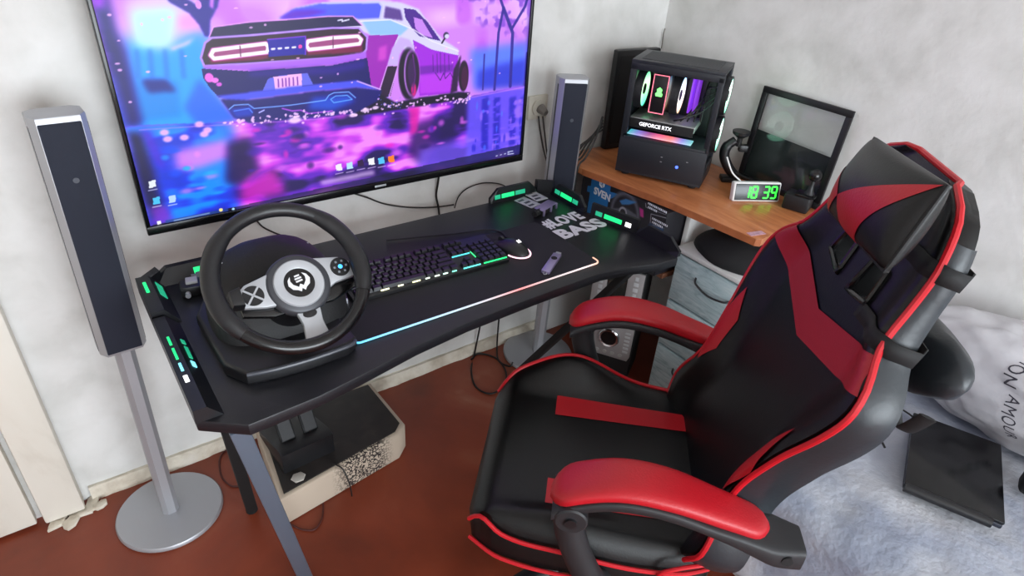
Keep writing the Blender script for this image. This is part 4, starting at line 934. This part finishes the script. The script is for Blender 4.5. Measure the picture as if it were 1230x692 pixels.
# local: y along the wall, x towards the wall as it leans
LM = Matrix.Rotation(rad(4), 4, 'X') @ Matrix.Identity(4)
GLM = Matrix.Translation((0, 0, 0)) @ Matrix.Rotation(rad(3.5), 4, 'Y') @ Matrix.Rotation(rad(0), 4, 'X')
fw = .020
for c, d in (((0, 0, fw/2), (.010, GW, fw)), ((0, 0, GH-fw/2), (.010, GW, fw)), ((0, -GW/2+fw/2, GH/2), (.010, fw, GH-2*fw)), ((0, GW/2-fw/2, GH/2), (.010, fw, GH-2*fw))):
    MB().box(c, d, bev=.001).build('frame_bar', BLK, gpn, M=GLM)
MB().box((0, 0, GH/2), (.003, GW-2*fw, GH-2*fw)).build('pane', gl_m, gpn, M=GLM)
PANE_DARK = mat('dark_lower_sheet', (52, 58, 58), .12, spec=.6)
MB().prism([(-GW/2+fw, fw), (GW/2-fw, fw), (GW/2-fw, GH*.56), (-GW/2+fw, GH*.53)], .0032, .0040, axis='x').build('dark_lower_sheet', PANE_DARK, gpn, M=GLM)  # thin sheet that makes the lower half of the pane darker

# ================================================================== gaming chair
chair = thing('gaming_chair', 'black and red leather gaming chair with red armrests in front of the desk', 'chair', (.831, -.978, 0), rad(-134))
# local x: towards the bed side, local y: backwards, z: up
def sm(x, a, b): t = min(1, max(0, (x-a)/(b-a))); return t*t*(3-2*t)
def interp(x, tab):
    # cubic Hermite through the table with finite-difference slopes
    n = len(tab)
    if x <= tab[0][0]: return tab[0][1]
    if x >= tab[-1][0]: return tab[-1][1]
    k = max(i for i in range(n-1) if tab[i][0] <= x)
    def slope(i):
        a, b = max(0, i-1), min(n-1, i+1); return (tab[b][1]-tab[a][1])/(tab[b][0]-tab[a][0])
    (x0, p), (x1, q) = tab[k], tab[k+1]; h = x1-x0; t = (x-x0)/h
    return (2*t**3-3*t*t+1)*p+(t**3-2*t*t+t)*h*slope(k)+(-2*t**3+3*t*t)*q+(t**3-t*t)*h*slope(k+1)
REC = rad(15.5)
def bpt(x, l, o): return Vector((x+.075*l, .24+l*math.sin(REC)-o*math.cos(REC), .48+l*math.cos(REC)+o*math.sin(REC)))
HW = [(0, .255), (.07, .282), (.20, .232), (.33, .252), (.44, .288), (.50, .296), (.545, .276), (.595, .226), (.66, .206), (.74, .190), (.80, .150), (.825, .095)]
def hw(l): return interp(l, HW)
def front(s, l):
    a = abs(s); bol = interp(l, [(0, .9), (.3, 1), (.5, .8), (.66, .45), (.82, .25)])
    return .042*bol*sm(a, .58, .92) - .012*sm(a, .92, 1.0) + .010*sm(l, .66, .80)
def fr_pt(x, l, off=0.0): return bpt(x, l, front(x/hw(l), l)+off)
def backt(l): return interp(l, [(0, .066), (.4, .056), (.6, .044), (.75, .032), (.825, .022)])
def back_loop(u_, v_):
    l = .825*v_; w = hw(l); th = backt(l); k = 1.0
    if u_ < .5:
        s = -1+4*u_; return bpt(s*w, l, front(s, l))
    s = 1-4*(u_-.5); return bpt(s*w*.985, l, -th+th*.33*sm(abs(s), .75, 1.0))
mb = MB(); V = mb.grid(back_loop, 72, 60, wrap=True)
mb.bm.faces.new(V[0]); mb.bm.faces.new(V[-1][::-1])
back = mb.build('backrest', LEATH, chair, ang=70)
# slots cut through the backrest
def slot_pts(sg): return [(sg*.030, .588), (sg*.100, .603), (sg*.090, .662), (sg*.038, .668)]
def poly_patch(poly, fmap, step=.012):
    bm = bmesh.new(); xs = [p[0] for p in poly]; ys = [p[1] for p in poly]
    nx = max(2, int((max(xs)-min(xs))/step)); ny = max(2, int((max(ys)-min(ys))/step))
    V = [[bm.verts.new((min(xs)+(max(xs)-min(xs))*i/nx, min(ys)+(max(ys)-min(ys))*j/ny, 0)) for i in range(nx+1)] for j in range(ny+1)]
    for j in range(ny):
        for i in range(nx): bm.faces.new((V[j][i], V[j][i+1], V[j+1][i+1], V[j+1][i]))
    area = sum(poly[i][0]*poly[(i+1) % len(poly)][1]-poly[(i+1) % len(poly)][0]*poly[i][1] for i in range(len(poly)))
    P = poly if area > 0 else poly[::-1]
    for i in range(len(P)):
        (x0, y0), (x1, y1) = P[i], P[(i+1) % len(P)]
        bmesh.ops.bisect_plane(bm, geom=bm.verts[:]+bm.edges[:]+bm.faces[:], plane_co=(x0, y0, 0), plane_no=(y1-y0, x0-x1, 0), clear_outer=True)
    for v in bm.verts: v.co = fmap(v.co.x, v.co.y)
    m = MB(); m.bm.free(); m.bm = bm; return m
cut = MB()
for sg in (-1, 1):
    pts = slot_pts(sg); lo_ = [cut.bm.verts.new(bpt(x, l, -.2)) for x, l in pts]; hi_ = [cut.bm.verts.new(bpt(x, l, .2)) for x, l in pts]
    cut.bm.faces.new(lo_); cut.bm.faces.new(hi_[::-1])
    for i in range(4): cut.bm.faces.new((lo_[i], hi_[i], hi_[(i+1) % 4], lo_[(i+1) % 4]))
co = cut.build('cutter', LEATH, chair, smooth=False)
md = back.modifiers.new('slots', 'BOOLEAN'); md.object = co; md.operation = 'DIFFERENCE'; md.solver = 'EXACT'
bpy.context.view_layer.update(); dg = bpy.context.evaluated_depsgraph_get()
nm_ = bpy.data.meshes.new_from_object(back.evaluated_get(dg)); back.modifiers.clear(); back.data = nm_
bpy.data.objects.remove(co, do_unlink=True)
for sg in (-1, 1):
    P = slot_pts(sg); ring = []
    for i in range(4):
        a, b = P[i], P[(i+1) % 4]
        for k in range(6): t = k/6; ring.append(fr_pt(a[0]+(b[0]-a[0])*t, a[1]+(b[1]-a[1])*t, .002))
    MB().tube(ring, .006, 8, closed=True).build('slot_trim', BLKG, back)
REDD = mat('red_fabric', (158, 14, 34), .5, bump=.08, bscale=260)
for sg in (-1, 1):
    for poly in ([(sg*.170, .490), (0, .448), (0, .518), (sg*.170, .562)], [(sg*.274, .530), (sg*.170, .490), (sg*.170, .562), (sg*.232, .585)]):
        poly_patch([p for p in poly], lambda x, l: fr_pt(x, l, .0030), .008).build('red_band', REDD, back)
    poly_patch([(sg*.216, .155), (sg*.228, .195), (sg*.228, .23), (sg*.240, .32), (sg*.262, .415), (sg*.228, .400), (sg*.190, .33), (sg*.182, .24)], lambda x, l: fr_pt(x, l, .0030), .008).build('red_flank', REDL, back)
pip = [bpt(-hw(l)*.985, l, front(.985, l)+.004) for l in [.825*i/50 for i in range(51)]]
pip2 = [bpt(hw(l)*.985, l, front(.985, l)+.004) for l in [.825*i/50 for i in range(51)]]
topa = [bpt(hw(.825)*(-1+2*i/10)*.97, .828, front(-1+2*i/10, .825)*0+.0) for i in range(1, 10)]
MB().tube(pip+topa+pip2[::-1], .0055, 8).build('piping', REDP, back)
# side panel in dark grey leather along both edges
for sg in (-1, 1):
    mb = MB(); mb.grid(lambda u_, v_: bpt(sg*(hw(.01+.76*v_)+.003-.006*(2*u_-1)**2), .01+.76*v_, -backt(.01+.76*v_)*.80+(backt(.01+.76*v_)*.80+front(.99, .01+.76*v_))*u_), 8, 48); mb.build('side_panel', LEATHG, back)
# straps of the head pillow
def strap(l, x0, nm='strap'):
    pa = [fr_pt(x0+(hw(l)*.98-x0)*i/10, l+.012*i/10, .006) for i in range(11)]+[bpt(hw(l)+.0055, l+.012, .010), bpt(hw(l)+.0055, l+.012, -backt(l)*.75), bpt(hw(l)*.93, l+.012, -backt(l)-.006), bpt(hw(l)*.5, l+.012, -backt(l)-.006)]
    m = MB(); rows = []
    for p in pa: rows.append([m.bm.verts.new(p+Vector((0, math.sin(REC), math.cos(REC)))*d) for d in (-.014, .014)])
    for a, b in zip(rows, rows[1:]): m.bm.faces.new((a[0], a[1], b[1], b[0]))
    o = m.build(nm, BLKM, back); md_ = o.modifiers.new('t', 'SOLIDIFY'); md_.thickness = .003; return o
strap(.715, .10); strap(.590, .095)

# seat
def seat_z(x, y):
    z = .497 - .10*max(0, (-.185-y)/.055)**2*.55
    k = math.exp(-((y+.045)/.125)**2)
    if x < 0: z += .074*sm(-x, .165, .245)*k - .012*sm(-x, .25, .28)
    else: z += .020*sm(x, .165, .215)*k - .050*sm(x, .215, .270)
    return z
def seat_hw(y): return interp(y, [(-.24, .205), (-.16, .250), (0, .268), (.2, .262), (.28, .245)])
def seat_loop(u_, v_):
    y = -.240+.520*v_; w = seat_hw(y); sh = 1-.10*sm(abs(v_-.5), .47, .5)
    if u_ < .5: s = -1+4*u_; return Vector((s*w*sh, y, seat_z(s*w, y)))
    s = 1-4*(u_-.5); return Vector((s*w*.97*sh, y+.015*(v_ < .02), .385+.012*sm(abs(s), .7, 1)))
mb = MB(); V = mb.grid(seat_loop, 72, 44, wrap=True); mb.bm.faces.new(V[0]); mb.bm.faces.new(V[-1][::-1]); seat = mb.build('seat', LEATH, chair, ang=60)
for sg in (-1, 1):
    poly_patch([(sg*.103, -.078), (sg*.173, -.078), (sg*.168, .245), (sg*.108, .245)], lambda x, y: Vector((x, y, seat_z(x, y)+.0018))).build('red_strip', REDL, seat)
MB().tube([Vector((-seat_hw(y)*.985, y, seat_z(-seat_hw(y)*.985, y)+.003)) for y in [-.235+.49*i/40 for i in range(41)]], .0048, 8).build('piping', REDP, seat)
MB().tube([Vector((seat_hw(y)*.99, y, seat_z(seat_hw(y)*.99, y)-.002)) for y in [-.235+.50*i/40 for i in range(41)]], .0048, 8).build('piping', REDP, seat)
MB().tube([Vector((seat_hw(y)*1.0, y, .398)) for y in [-.232+.30*i/20 for i in range(21)]], .0045, 8).build('piping', REDP, seat)
# red seam loop at the rear corner of the seat side
MB().tube(smooth_path([(.262, .255, .500), (.272, .190, .480), (.272, .165, .455), (.272, .185, .425), (.268, .250, .405)]), .0045, 8).build('piping', REDP, seat)
# arm rests
def arm_z(y): return interp(y, [(-.085, .655), (-.03, .692), (.05, .718), (.14, .712), (.24, .682), (.34, .650), (.40, .638)])
for sg in (-1, 1):
    def padf(u_, v_):
        y = -.072+.395*v_; e = min(v_, 1-v_); wd = (.047-.010*sm(v_, .45, 1.0))*(1-(1-min(1, e/.10))**2.5*.75); a = 2*math.pi*u_; c, s_ = math.cos(a), math.sin(a)
        return Vector((sg*.283+wd*math.copysign(abs(c)**.6, c), y, arm_z(y)+.002+.016*math.copysign(abs(s_)**.7, s_)*(1 if e > .02 else .5)))
    ar = MB(); V = ar.grid(padf, 28, 40, wrap=True); ar.bm.faces.new(V[0]); ar.bm.faces.new(V[-1][::-1]); pad_o = ar.build('armrest_pad', REDL, chair, ang=60)
    def framef(u_, v_):
        y = -.066+.455*v_; wd = (.049 if y < .33 else .049-.25*(y-.33)); a = 2*math.pi*u_; c, s_ = math.cos(a), math.sin(a); th = .012+.014*sm(y, .2, .38)
        return Vector((sg*.283+wd*math.copysign(abs(c)**.35, c), y, arm_z(y)-.019-.006*sm(y, .25, .36)+th*math.copysign(abs(s_)**.4, s_)))
    fr_ = MB(); V = fr_.grid(framef, 28, 36, wrap=True); fr_.bm.faces.new(V[0]); fr_.bm.faces.new(V[-1][::-1]); fo = fr_.build('armrest_frame', SOFTB, chair, ang=50)
    MB().tube(smooth_path([(sg*.296, -.035, .672), (sg*.300, -.030, .60), (sg*.300, -.005, .52), (sg*.292, .030, .44), (sg*.25, .05, .395), (sg*.14, .06, .378)]), .024, 12, flat=1.25, up=(0, 1, 0)).build('armrest_post', SOFTB, chair)
    MB().cyl((sg*.283, -.030, .650), (sg*.336, -.030, .650), .030, n=28, bev=.003).build('pivot', SOFTB, fo)
    MB().cyl((sg*.330, -.030, .650), (sg*.341, -.030, .650), .011, n=18).build('bolt', BLK, fo)
    MB().cyl((sg*.310, .355, .628), (sg*.330, .355, .628), .010, n=16).build('bolt', BLKM, fo)
# under-carriage
MB().box((0, .02, .370), (.30, .26, .026), bev=.004).build('seat_plate', BLKM, chair)
MB().cyl((0, .02, .10), (0, .02, .36), .026, n=24).build('gas_lift', BLKG, chair)
for k in range(5):
    a = rad(18+72*k); d = Vector((math.cos(a), math.sin(a), 0)); c0 = Vector((0, .02, .105))
    lg = MB().tube([c0, c0+d*.10+Vector((0, 0, .0)), c0+d*.27-Vector((0, 0, .025))], [.030, .026, .018], 10, flat=.7).build('base_leg', BLK, chair)
    cc = c0+d*.27; t2 = Vector((-d.y, d.x, 0))
    for s_ in (-1, 1): MB().cyl(Vector((cc.x, cc.y, .029))+t2*(.006*s_), Vector((cc.x, cc.y, .029))+t2*(.024*s_), .028, n=20, bev=.003).build('caster_wheel', BLKM, lg)
    MB().cyl((cc.x, cc.y, .030), (cc.x, cc.y, .082), .009, n=12).build('caster_stem', BLKM, lg)

# head pillow (held by its straps)
PC_ = bpt(.100, .770, .098); pa_ = (bpt(1, 0, 0)-bpt(0, 0, 0)); pb_ = Vector((0, math.sin(REC), math.cos(REC))); pn_ = Vector((0, -math.cos(REC), math.sin(REC)))
CHM = Matrix.Translation((.831, -.978, 0)) @ Matrix.Rotation(rad(-134), 4, 'Z')
hp = thing('head_pillow', 'black and red leather head pillow strapped to the top of the gaming chair', 'pillow', CHM @ PC_, rad(-134))
def pil(a, b, side=1, off=0.0):
    ea = (1-.13*(1-b*b)) ; eb = (1-.13*(1-a*a))
    h = max(0, (1-a*a))**.45*max(0, (1-b*b))**.45
    x = a*.122*eb; y_ = b*.066*ea
    rot = rad(4); x, y_ = x*math.cos(rot)-y_*math.sin(rot), x*math.sin(rot)+y_*math.cos(rot)
    return Vector((1, 0, 0))*x + pb_*y_ + pn_*(side*(.040*h+.003)+off + .010*a*0)
mb = MB()
for sd in (1, -1): mb.grid(lambda u_, v_: pil(-1+2*u_, -1+2*v_, sd), 29, 29)
bmesh.ops.remove_doubles(mb.bm, verts=mb.bm.verts[:], dist=.0001)
bd = [e for e in mb.bm.edges if e.is_boundary]; bmesh.ops.bridge_loops(mb.bm, edges=bd)
pcv = mb.build('cover', LEATH, hp, ang=60)
def pclamp(x): return max(-.995, min(.995, x))
for poly in ([(.985, .97), (-.42, -.42), (-.12, -.985), (.36, -.985)], [(-.985, .22), (-.42, -.42), (-.80, -.985), (-.985, -.80)]):
    poly_patch(poly, lambda a, b: pil(pclamp(a), pclamp(b), 1, .0015), .06).build('red_panel', REDL, pcv)
seam = [pil(math.copysign(1, 1)*t, -1) for t in [-1+2*i/20 for i in range(21)]]+[pil(1, t) for t in [-1+2*i/20 for i in range(1, 21)]]
MB().tube(seam, .0028, 6).build('seam', BLKM, pcv)

# lumbar pillow hanging behind the backrest
lp = thing('lumbar_pillow', 'dark grey leather lumbar pillow hanging behind the chair back', 'pillow', CHM @ bpt(-.060, .52, -.112), rad(-134))
def lpf(u_, v_):
    a = 2*math.pi*u_; t = -1+2*v_; r = max(0, 1-abs(t)**3.0)**.5; n = 1+.12*noise.noise(Vector((t*4, math.cos(a)*2, math.sin(a)*2)))
    q = Vector((0, math.sin(REC), math.cos(REC))); w_ = Vector((0, math.cos(REC), -math.sin(REC)))
    return Vector((t*.315, 0, 0)) + q*(.072*r*math.cos(a)*n + t*.070) + w_*(.045*r*math.sin(a)*n)
mb = MB(); mb.grid(lpf, 30, 40, wrap=True); bmesh.ops.remove_doubles(mb.bm, verts=mb.bm.verts[:], dist=.0005); mb.build('cover', LEATHG, lp, ang=70)
q_ = Vector((0, math.sin(REC), math.cos(REC)))
MB().tube(smooth_path([Vector((.19, .01, 0))-q_*.03, Vector((.22, .03, 0))-q_*.08, Vector((.26, .02, 0))-q_*.065, Vector((.30, .0, 0))-q_*.0]), .013, 8, flat=.2).build('strap', BLKM, lp)

# ================================================================== bed
BEDZ = .42
BEDM = ramp_mat('plush_blanket', [(0.34, (120, 128, 148)), (0.48, (152, 158, 174)), (0.60, (182, 184, 192)), (0.75, (200, 200, 203))], 3.0, .95, 9, .3, bump=.22, bscale=60)
bed = thing('bed', 'bed covered with a fluffy pale blue-grey blanket along the right wall', 'bed', (1.585, -2.05, 0))
bdm = Matrix.Translation((-1.585, 2.05, 0))
MB().box((1.60, -2.05, .17), (.74, 1.94, .34), bev=.03).build('mattress', mat('mattress_white', (190, 190, 190), .9), bed, M=bdm)
def blanket(u_, v_):
    y = -1.06-1.96*v_; L = .78+.30; s = u_*L; r = .06; nz_ = noise.noise(Vector((s*6, y*5, 0)))*.014+noise.noise(Vector((s*15, y*14, 2)))*.006
    top = .78
    if s < top-r: x = 1.975-s; z = BEDZ+nz_
    elif s < top+r*.57: t = (s-top+r)/(r*1.57)*math.pi/2; x = 1.975-(top-r)-r*math.sin(t)-nz_*math.sin(t)*.7; z = BEDZ-r+r*math.cos(t)+nz_*math.cos(t)
    else: x = 1.975-top-nz_*.7-.02*math.sin(y*9)*((s-top)/.3); z = BEDZ-r-(s-top-r*.57)
    return Vector((x, y, z))
mb = MB(); mb.grid(blanket, 70, 110); o = mb.build('blanket', BEDM, bed, M=bdm, ang=80)
md_ = o.modifiers.new('t', 'SOLIDIFY'); md_.thickness = .012; md_.offset = -1

# big soft pillow with writing
PMc = Vector((1.876, -1.645, BEDZ+.172)); PH_ = (.096, .46, .160)
PWM = ramp_mat('pillow_cotton', [(0.3, (150, 148, 154)), (0.5, (188, 186, 190)), (0.72, (206, 205, 208))], 5, .9, 6, bump=.3, bscale=9)
pw = thing('bed_pillow', 'large pale pillow printed with dark words on the bed against the wall', 'pillow', PMc)
def pwr(d):
    n = 1+.07*noise.noise(Vector((d.x*2+5, d.y*5, d.z*3)))+.035*noise.noise(Vector((d.x*5, d.y*11, d.z*7+3)))
    p = 2.6; k = (abs(d.x)**p+abs(d.y)**p+abs(d.z)**p)**(-1/p)*n
    return Vector((d.x*k*PH_[0], d.y*k*PH_[1], d.z*k*PH_[2]))
mb = MB(); bmesh.ops.create_icosphere(mb.bm, subdivisions=6, radius=1)
for v in mb.bm.verts: v.co = pwr(v.co.normalized())
pco = mb.build('cover', PWM, pw, ang=80)
INK = mat('print_ink', (58, 56, 66), .8)
def pillow_text(body, size, start, along, upv, bold=.0):
    me = text_mesh(body, size, extrude=0, bold=bold, spacing=1.1); bm = bmesh.new(); bm.from_mesh(me)
    bmesh.ops.triangulate(bm, faces=bm.faces[:]); bmesh.ops.subdivide_edges(bm, edges=bm.edges[:], cuts=1)
    a, u2 = Vector(along), Vector(upv)
    for v in bm.verts:
        q = Vector(start)+a*v.co.x+u2*v.co.y; q = Vector((q.x/PH_[0], q.y/PH_[1], q.z/PH_[2])); v.co = pwr(q.normalized())*1.006
    m = MB(); m.bm.free(); m.bm = bm; m.build('printed_words', INK, pco)
pillow_text('MON', .046, (-.09, .205, .150), (-.10, -.10, -1), (-.15, -1, .1))
pillow_text('AMOUR', .046, (-.112, .190, .020), (-.10, -.10, -1), (-.15, -1, .1))
pillow_text('TOU', .045, (-.11, .06, .05), (-.06, -.18, -1), (0, -1, .15))

lt = thing('laptop', 'closed black laptop lying on the blue-grey blanket', 'laptop', (1.622, -1.492, BEDZ+.016), math.atan2(.108, .274))
MB().box((0, 0, .008), (.300, .205, .014), bev=.004).build('base', mat('laptop_base', (30, 33, 44), .4), lt)
MB().box((0, 0, .0195), (.300, .206, .008), bev=.003).build('lid', mat('lid_black', (8, 8, 10), .16), lt)
MB().cyl((-.150, -.08, .012), (-.150, .10, .012), .012, n=16).build('hinge', BLK, lt).data.transform(Matrix.Translation((-.003, 0, 0)))
MB().box((0, -.1032, .006), (.26, .001, .003)).build('trim', mat('trim_blue', (120, 130, 170), .3, .5), lt)
cable('power_cord', 'thin black cord looping on the blanket beside the laptop', [(1.54, -1.36, BEDZ+.022), (1.60, -1.30, BEDZ+.022), (1.66, -1.27, BEDZ+.022), (1.72, -1.275, BEDZ+.022), (1.73, -1.33, BEDZ+.022), (1.71, -1.375, BEDZ+.022)], .0028)

pz_ = thing('zip_pouch', 'small black zip pouch on the blanket between laptop and printed pillow', 'pouch', (1.718, -1.652, BEDZ+.014), rad(15))
MB().box((0, 0, .05), (.062, .090, .10), bev=.018, seg=4).build('body', BLKM, pz_)
MB().tube([(0, -.032, .1005), (0, .032, .1005)], .003, 8).build('zip', SOFTB, pz_)

# ================================================================== under the desk: platform and pedals
pf = thing('foot_platform', 'low cream platform with worn black top under the desk', 'platform', (.48, -.21, 0))
pfm = Matrix.Translation((-.48, .21, 0))
ptop = [(.262, -.405), (.66, -.352), (.700, -.318), (.695, -.075), (.300, -.060)]
LEO = bpy.data.materials.new('leopard_cloth'); LEO.use_nodes = True
def leopard():
    nt = LEO.node_tree; b = nt.nodes['Principled BSDF']; b.inputs['Roughness'].default_value = .9
    tc = nt.nodes.new('ShaderNodeTexCoord'); v = nt.nodes.new('ShaderNodeTexVoronoi'); v.inputs['Scale'].default_value = 105; v.feature = 'DISTANCE_TO_EDGE'
    n = nt.nodes.new('ShaderNodeTexNoise'); n.inputs['Scale'].default_value = 110; n.inputs['Detail'].default_value = 2
    sx = nt.nodes.new('ShaderNodeSeparateXYZ'); nt.links.new(tc.outputs['Object'], sx.inputs[0])
    mr = nt.nodes.new('ShaderNodeMapRange'); mr.inputs[1].default_value = -.06; mr.inputs[2].default_value = .0
    mr2 = nt.nodes.new('ShaderNodeMapRange'); mr2.inputs[1].default_value = .16; mr2.inputs[2].default_value = .11
    nt.links.new(sx.outputs[0], mr.inputs[0]); nt.links.new(sx.outputs[0], mr2.inputs[0])
    lt_ = nt.nodes.new('ShaderNodeMath'); lt_.operation = 'LESS_THAN'; lt_.inputs[1].default_value = .16
    nt.links.new(tc.outputs['Object'], v.inputs['Vector']); nt.links.new(tc.outputs['Object'], n.inputs['Vector']); nt.links.new(v.outputs['Distance'], lt_.inputs[0])
    g = nt.nodes.new('ShaderNodeMath'); g.operation = 'GREATER_THAN'; g.inputs[1].default_value = .44; nt.links.new(n.outputs[0], g.inputs[0])
    m1 = nt.nodes.new('ShaderNodeMath'); m1.operation = 'MULTIPLY'; nt.links.new(lt_.outputs[0], m1.inputs[0]); nt.links.new(g.outputs[0], m1.inputs[1])
    m2 = nt.nodes.new('ShaderNodeMath'); m2.operation = 'MULTIPLY'; nt.links.new(mr.outputs[0], m2.inputs[0]); nt.links.new(mr2.outputs[0], m2.inputs[1])
    m3 = nt.nodes.new('ShaderNodeMath'); m3.operation = 'MULTIPLY'; nt.links.new(m1.outputs[0], m3.inputs[0]); nt.links.new(m2.outputs[0], m3.inputs[1])
    mx = nt.nodes.new('ShaderNodeMix'); mx.data_type = 'RGBA'; mx.inputs[6].default_value = (*lin((190, 174, 156)), 1); mx.inputs[7].default_value = (*lin((48, 40, 38)), 1)
    nt.links.new(m3.outputs[0], mx.inputs[0]); nt.links.new(mx.outputs[2], b.inputs['Base Color'])
leopard()
MB().prism(ptop, 0, .112, bev=.010, seg=3).build('body', LEO, pf, ang=40, M=pfm)
PTOP = ramp_mat('worn_black', [(0.35, (30, 26, 25)), (0.62, (44, 38, 36)), (0.74, (58, 50, 47)), (0.80, (100, 88, 80))], 16, .6, 9, .5)
MB().prism([(.28, -.390), (.655, -.338), (.684, -.312), (.680, -.088), (.315, -.074)], .1125, .1165, bev=.001).build('top_sheet', PTOP, pf, M=pfm)
pd = thing('pedal_unit', 'black pedal unit for the racing wheel on the platform', 'pedals', (.375, -.235, .117), rad(3))
MB().prism([(-.085, 0), (.105, 0), (.105, .020), (-.060, .075), (-.085, .070)], -.075, .085, axis='x', bev=.004).build('base', BLK, pd, M=Matrix.Rotation(rad(0), 4, 'Z'))
for x in (-.030, .040):
    pdl = MB().box((x, -.005, .095), (.046, .012, .10), Matrix.Rotation(rad(-32), 3, 'X'), .004).build('pedal', BLKM, pd)
    MB().box((x, -.013, .100), (.036, .002, .07), Matrix.Rotation(rad(-32), 3, 'X')).build('pedal_face', SOFTB, pdl)
fl = MB().prism([(.020, 0), (.012, .016), (-.010, .018), (-.022, .004), (-.014, -.014), (.008, -.016)], 0, .006, bev=.002).build('paper_scrap', mat('scrap_white', (186, 180, 172), .8)); fl.location = (.335, -.360, .1170)
tag(fl, 'small pale scrap on the front edge of the black platform', 'scrap')

# ================================================================== cables, socket and small wall things
WY = -.012
bpy.context.view_layer.update()
def cord(name, parent, pts, r=.003, m=None):
    o = MB().tube(smooth_path(pts), r, 6).build(name, m or CABLE, parent); o.matrix_parent_inverse = parent.matrix_world.inverted(); return o
def wp(u_, v_, y=WY): return py(u_, v_, y)
def fp(u_, v_, z=.004): return pz(u_, v_, z)
cable('power_cord', 'black cord hanging straight down from the television to the desk', [wp(528, 205, -.03), wp(526, 220, -.02), wp(524, 235), wp(527, 252), wp(529, 275)], .0038)
cable('signal_cable', 'thin black cable sagging along the wall below the television', [wp(420, 231, -.04), wp(440, 237), wp(462, 245), wp(490, 249), wp(520, 249), wp(545, 246)], .0025)
cable('signal_cable', 'thin black cable arching on the wall above the back desk rail', [wp(546, 250), wp(551, 236), wp(562, 226), wp(580, 220), wp(600, 221), wp(614, 228)], .0022)
cable('signal_cable', 'thin black cable on the wall behind the steering wheel', [wp(306, 262, -.03), wp(315, 272), wp(328, 279), wp(340, 284), wp(350, 292)], .0025)
for k, (a, b) in enumerate(((0, 'upper'), (10, 'lower'))):
    cable('socket_cord', 'thin grey cord running down from the wall socket beside the silver speaker', [wp(647+k*5, 140, -.03), wp(649+k*5, 158), wp(653+k*5, 180+a), wp(659+k*5, 205), wp(662+k*4, 240)], .0028, mat('cord_grey', (70, 66, 64), .6), 'cords below the wall socket')
for i in range(5):
    y_ = -.155+.018*i
    cable('computer_cable', 'black cable running from behind the computer tower down past the wooden table edge', [(1.60+.02*i, y_+.03, TZ+.16-.02*i), (1.56, y_+.012, TZ+.09-.012*i), (1.515, y_, TZ+.035-.003*i), (1.480-.004*i, y_-.004, TZ+.006), (1.472-.004*i, y_-.006, TZ-.10), (1.470-.004*i, y_-.006, TZ-.30)], .0036, None, 'bundle of cables beside the computer tower')
cable('clock_cord', 'thin white cord from the computer tower to the digital clock', [(1.752, -.552, TZ+.13), (1.765, -.575, TZ+.085), (1.785, -.60, TZ+.06), (1.795, -.615, TZ+.045)], .0024, WHT)
cable('floor_cable', 'black cable lying in loops on the floor below the desk', [wp(578, 385, -.03), fp(570, 425, .01), fp(566, 445), fp(572, 465), fp(590, 473), fp(606, 462), fp(607, 445), fp(595, 430), fp(575, 425), fp(566, 432)], .0036)
cable('floor_cable', 'black cable curling round the base of the silver speaker below the desk', [wp(600, 375, -.04), fp(597, 415, .02), fp(599, 433), fp(612, 440), fp(616, 435, .02)], .0036)
cable('floor_cable', 'thin reddish brown cable curling on the floor in front of the platform', [fp(384, 588, .03), fp(388, 603), fp(387, 622), fp(378, 636), fp(362, 636), fp(346, 628)], .0026, mat('cord_brown', (74, 26, 22), .6))
cable('floor_cable', 'thin black cable hanging over the front of the platform', [(.437, -.36, .119), (.445, -.375, .119), (.455, -.395, .112), (.464, -.412, .060), (.466, -.415, .010)], .0022)
cable('floor_cable', 'thin brown cable on the floor beside the rear desk leg', [fp(287, 540, .02), fp(272, 541), fp(264, 552), fp(266, 572), fp(278, 584), fp(294, 583)], .0028, mat('cord_brown', (74, 26, 22), .6))
cord('cord', ms, [(1.000, -.400, DZ+.010), (1.01, -.36, DZ+.008), (.985, -.32, DZ+.004), (.90, -.30, DZ+.004), (.80, -.27, DZ+.004), (.70, -.24, DZ+.004)], .0022)
so = thing('wall_socket', 'pale wall socket with a dark plug on the back wall beside the television', 'socket', wp(644, 128, 0))
MB().box((0, -.006, 0), (.082, .012, .082), bev=.003).build('plate', mat('socket_cream', (206, 200, 186), .5), so)
MB().cyl((0, -.012, 0), (0, -.018, 0), .028, n=28).build('insert', mat('socket_cream', (206, 200, 186), .5), so)
MB().cyl((.005, -.018, -.002), (.008, -.045, -.012), .018, .011, 18).build('plug', mat('plug_grey', (110, 104, 98), .6), so)
wr = MB().tube(smooth_path([(RX1-.006, -.008, 1.13), (RX1-.012, -.012, 1.15), (RX1-.006, -.006, 1.165), (RX1-.014, -.012, 1.185), (RX1-.006, -.008, 1.20)]), .0022, 6).build('wire_end', mat('wire_grey', (110, 104, 98), .6))
tag(wr, 'short twisted wire end sticking out of the wall corner above the tower', 'wire')
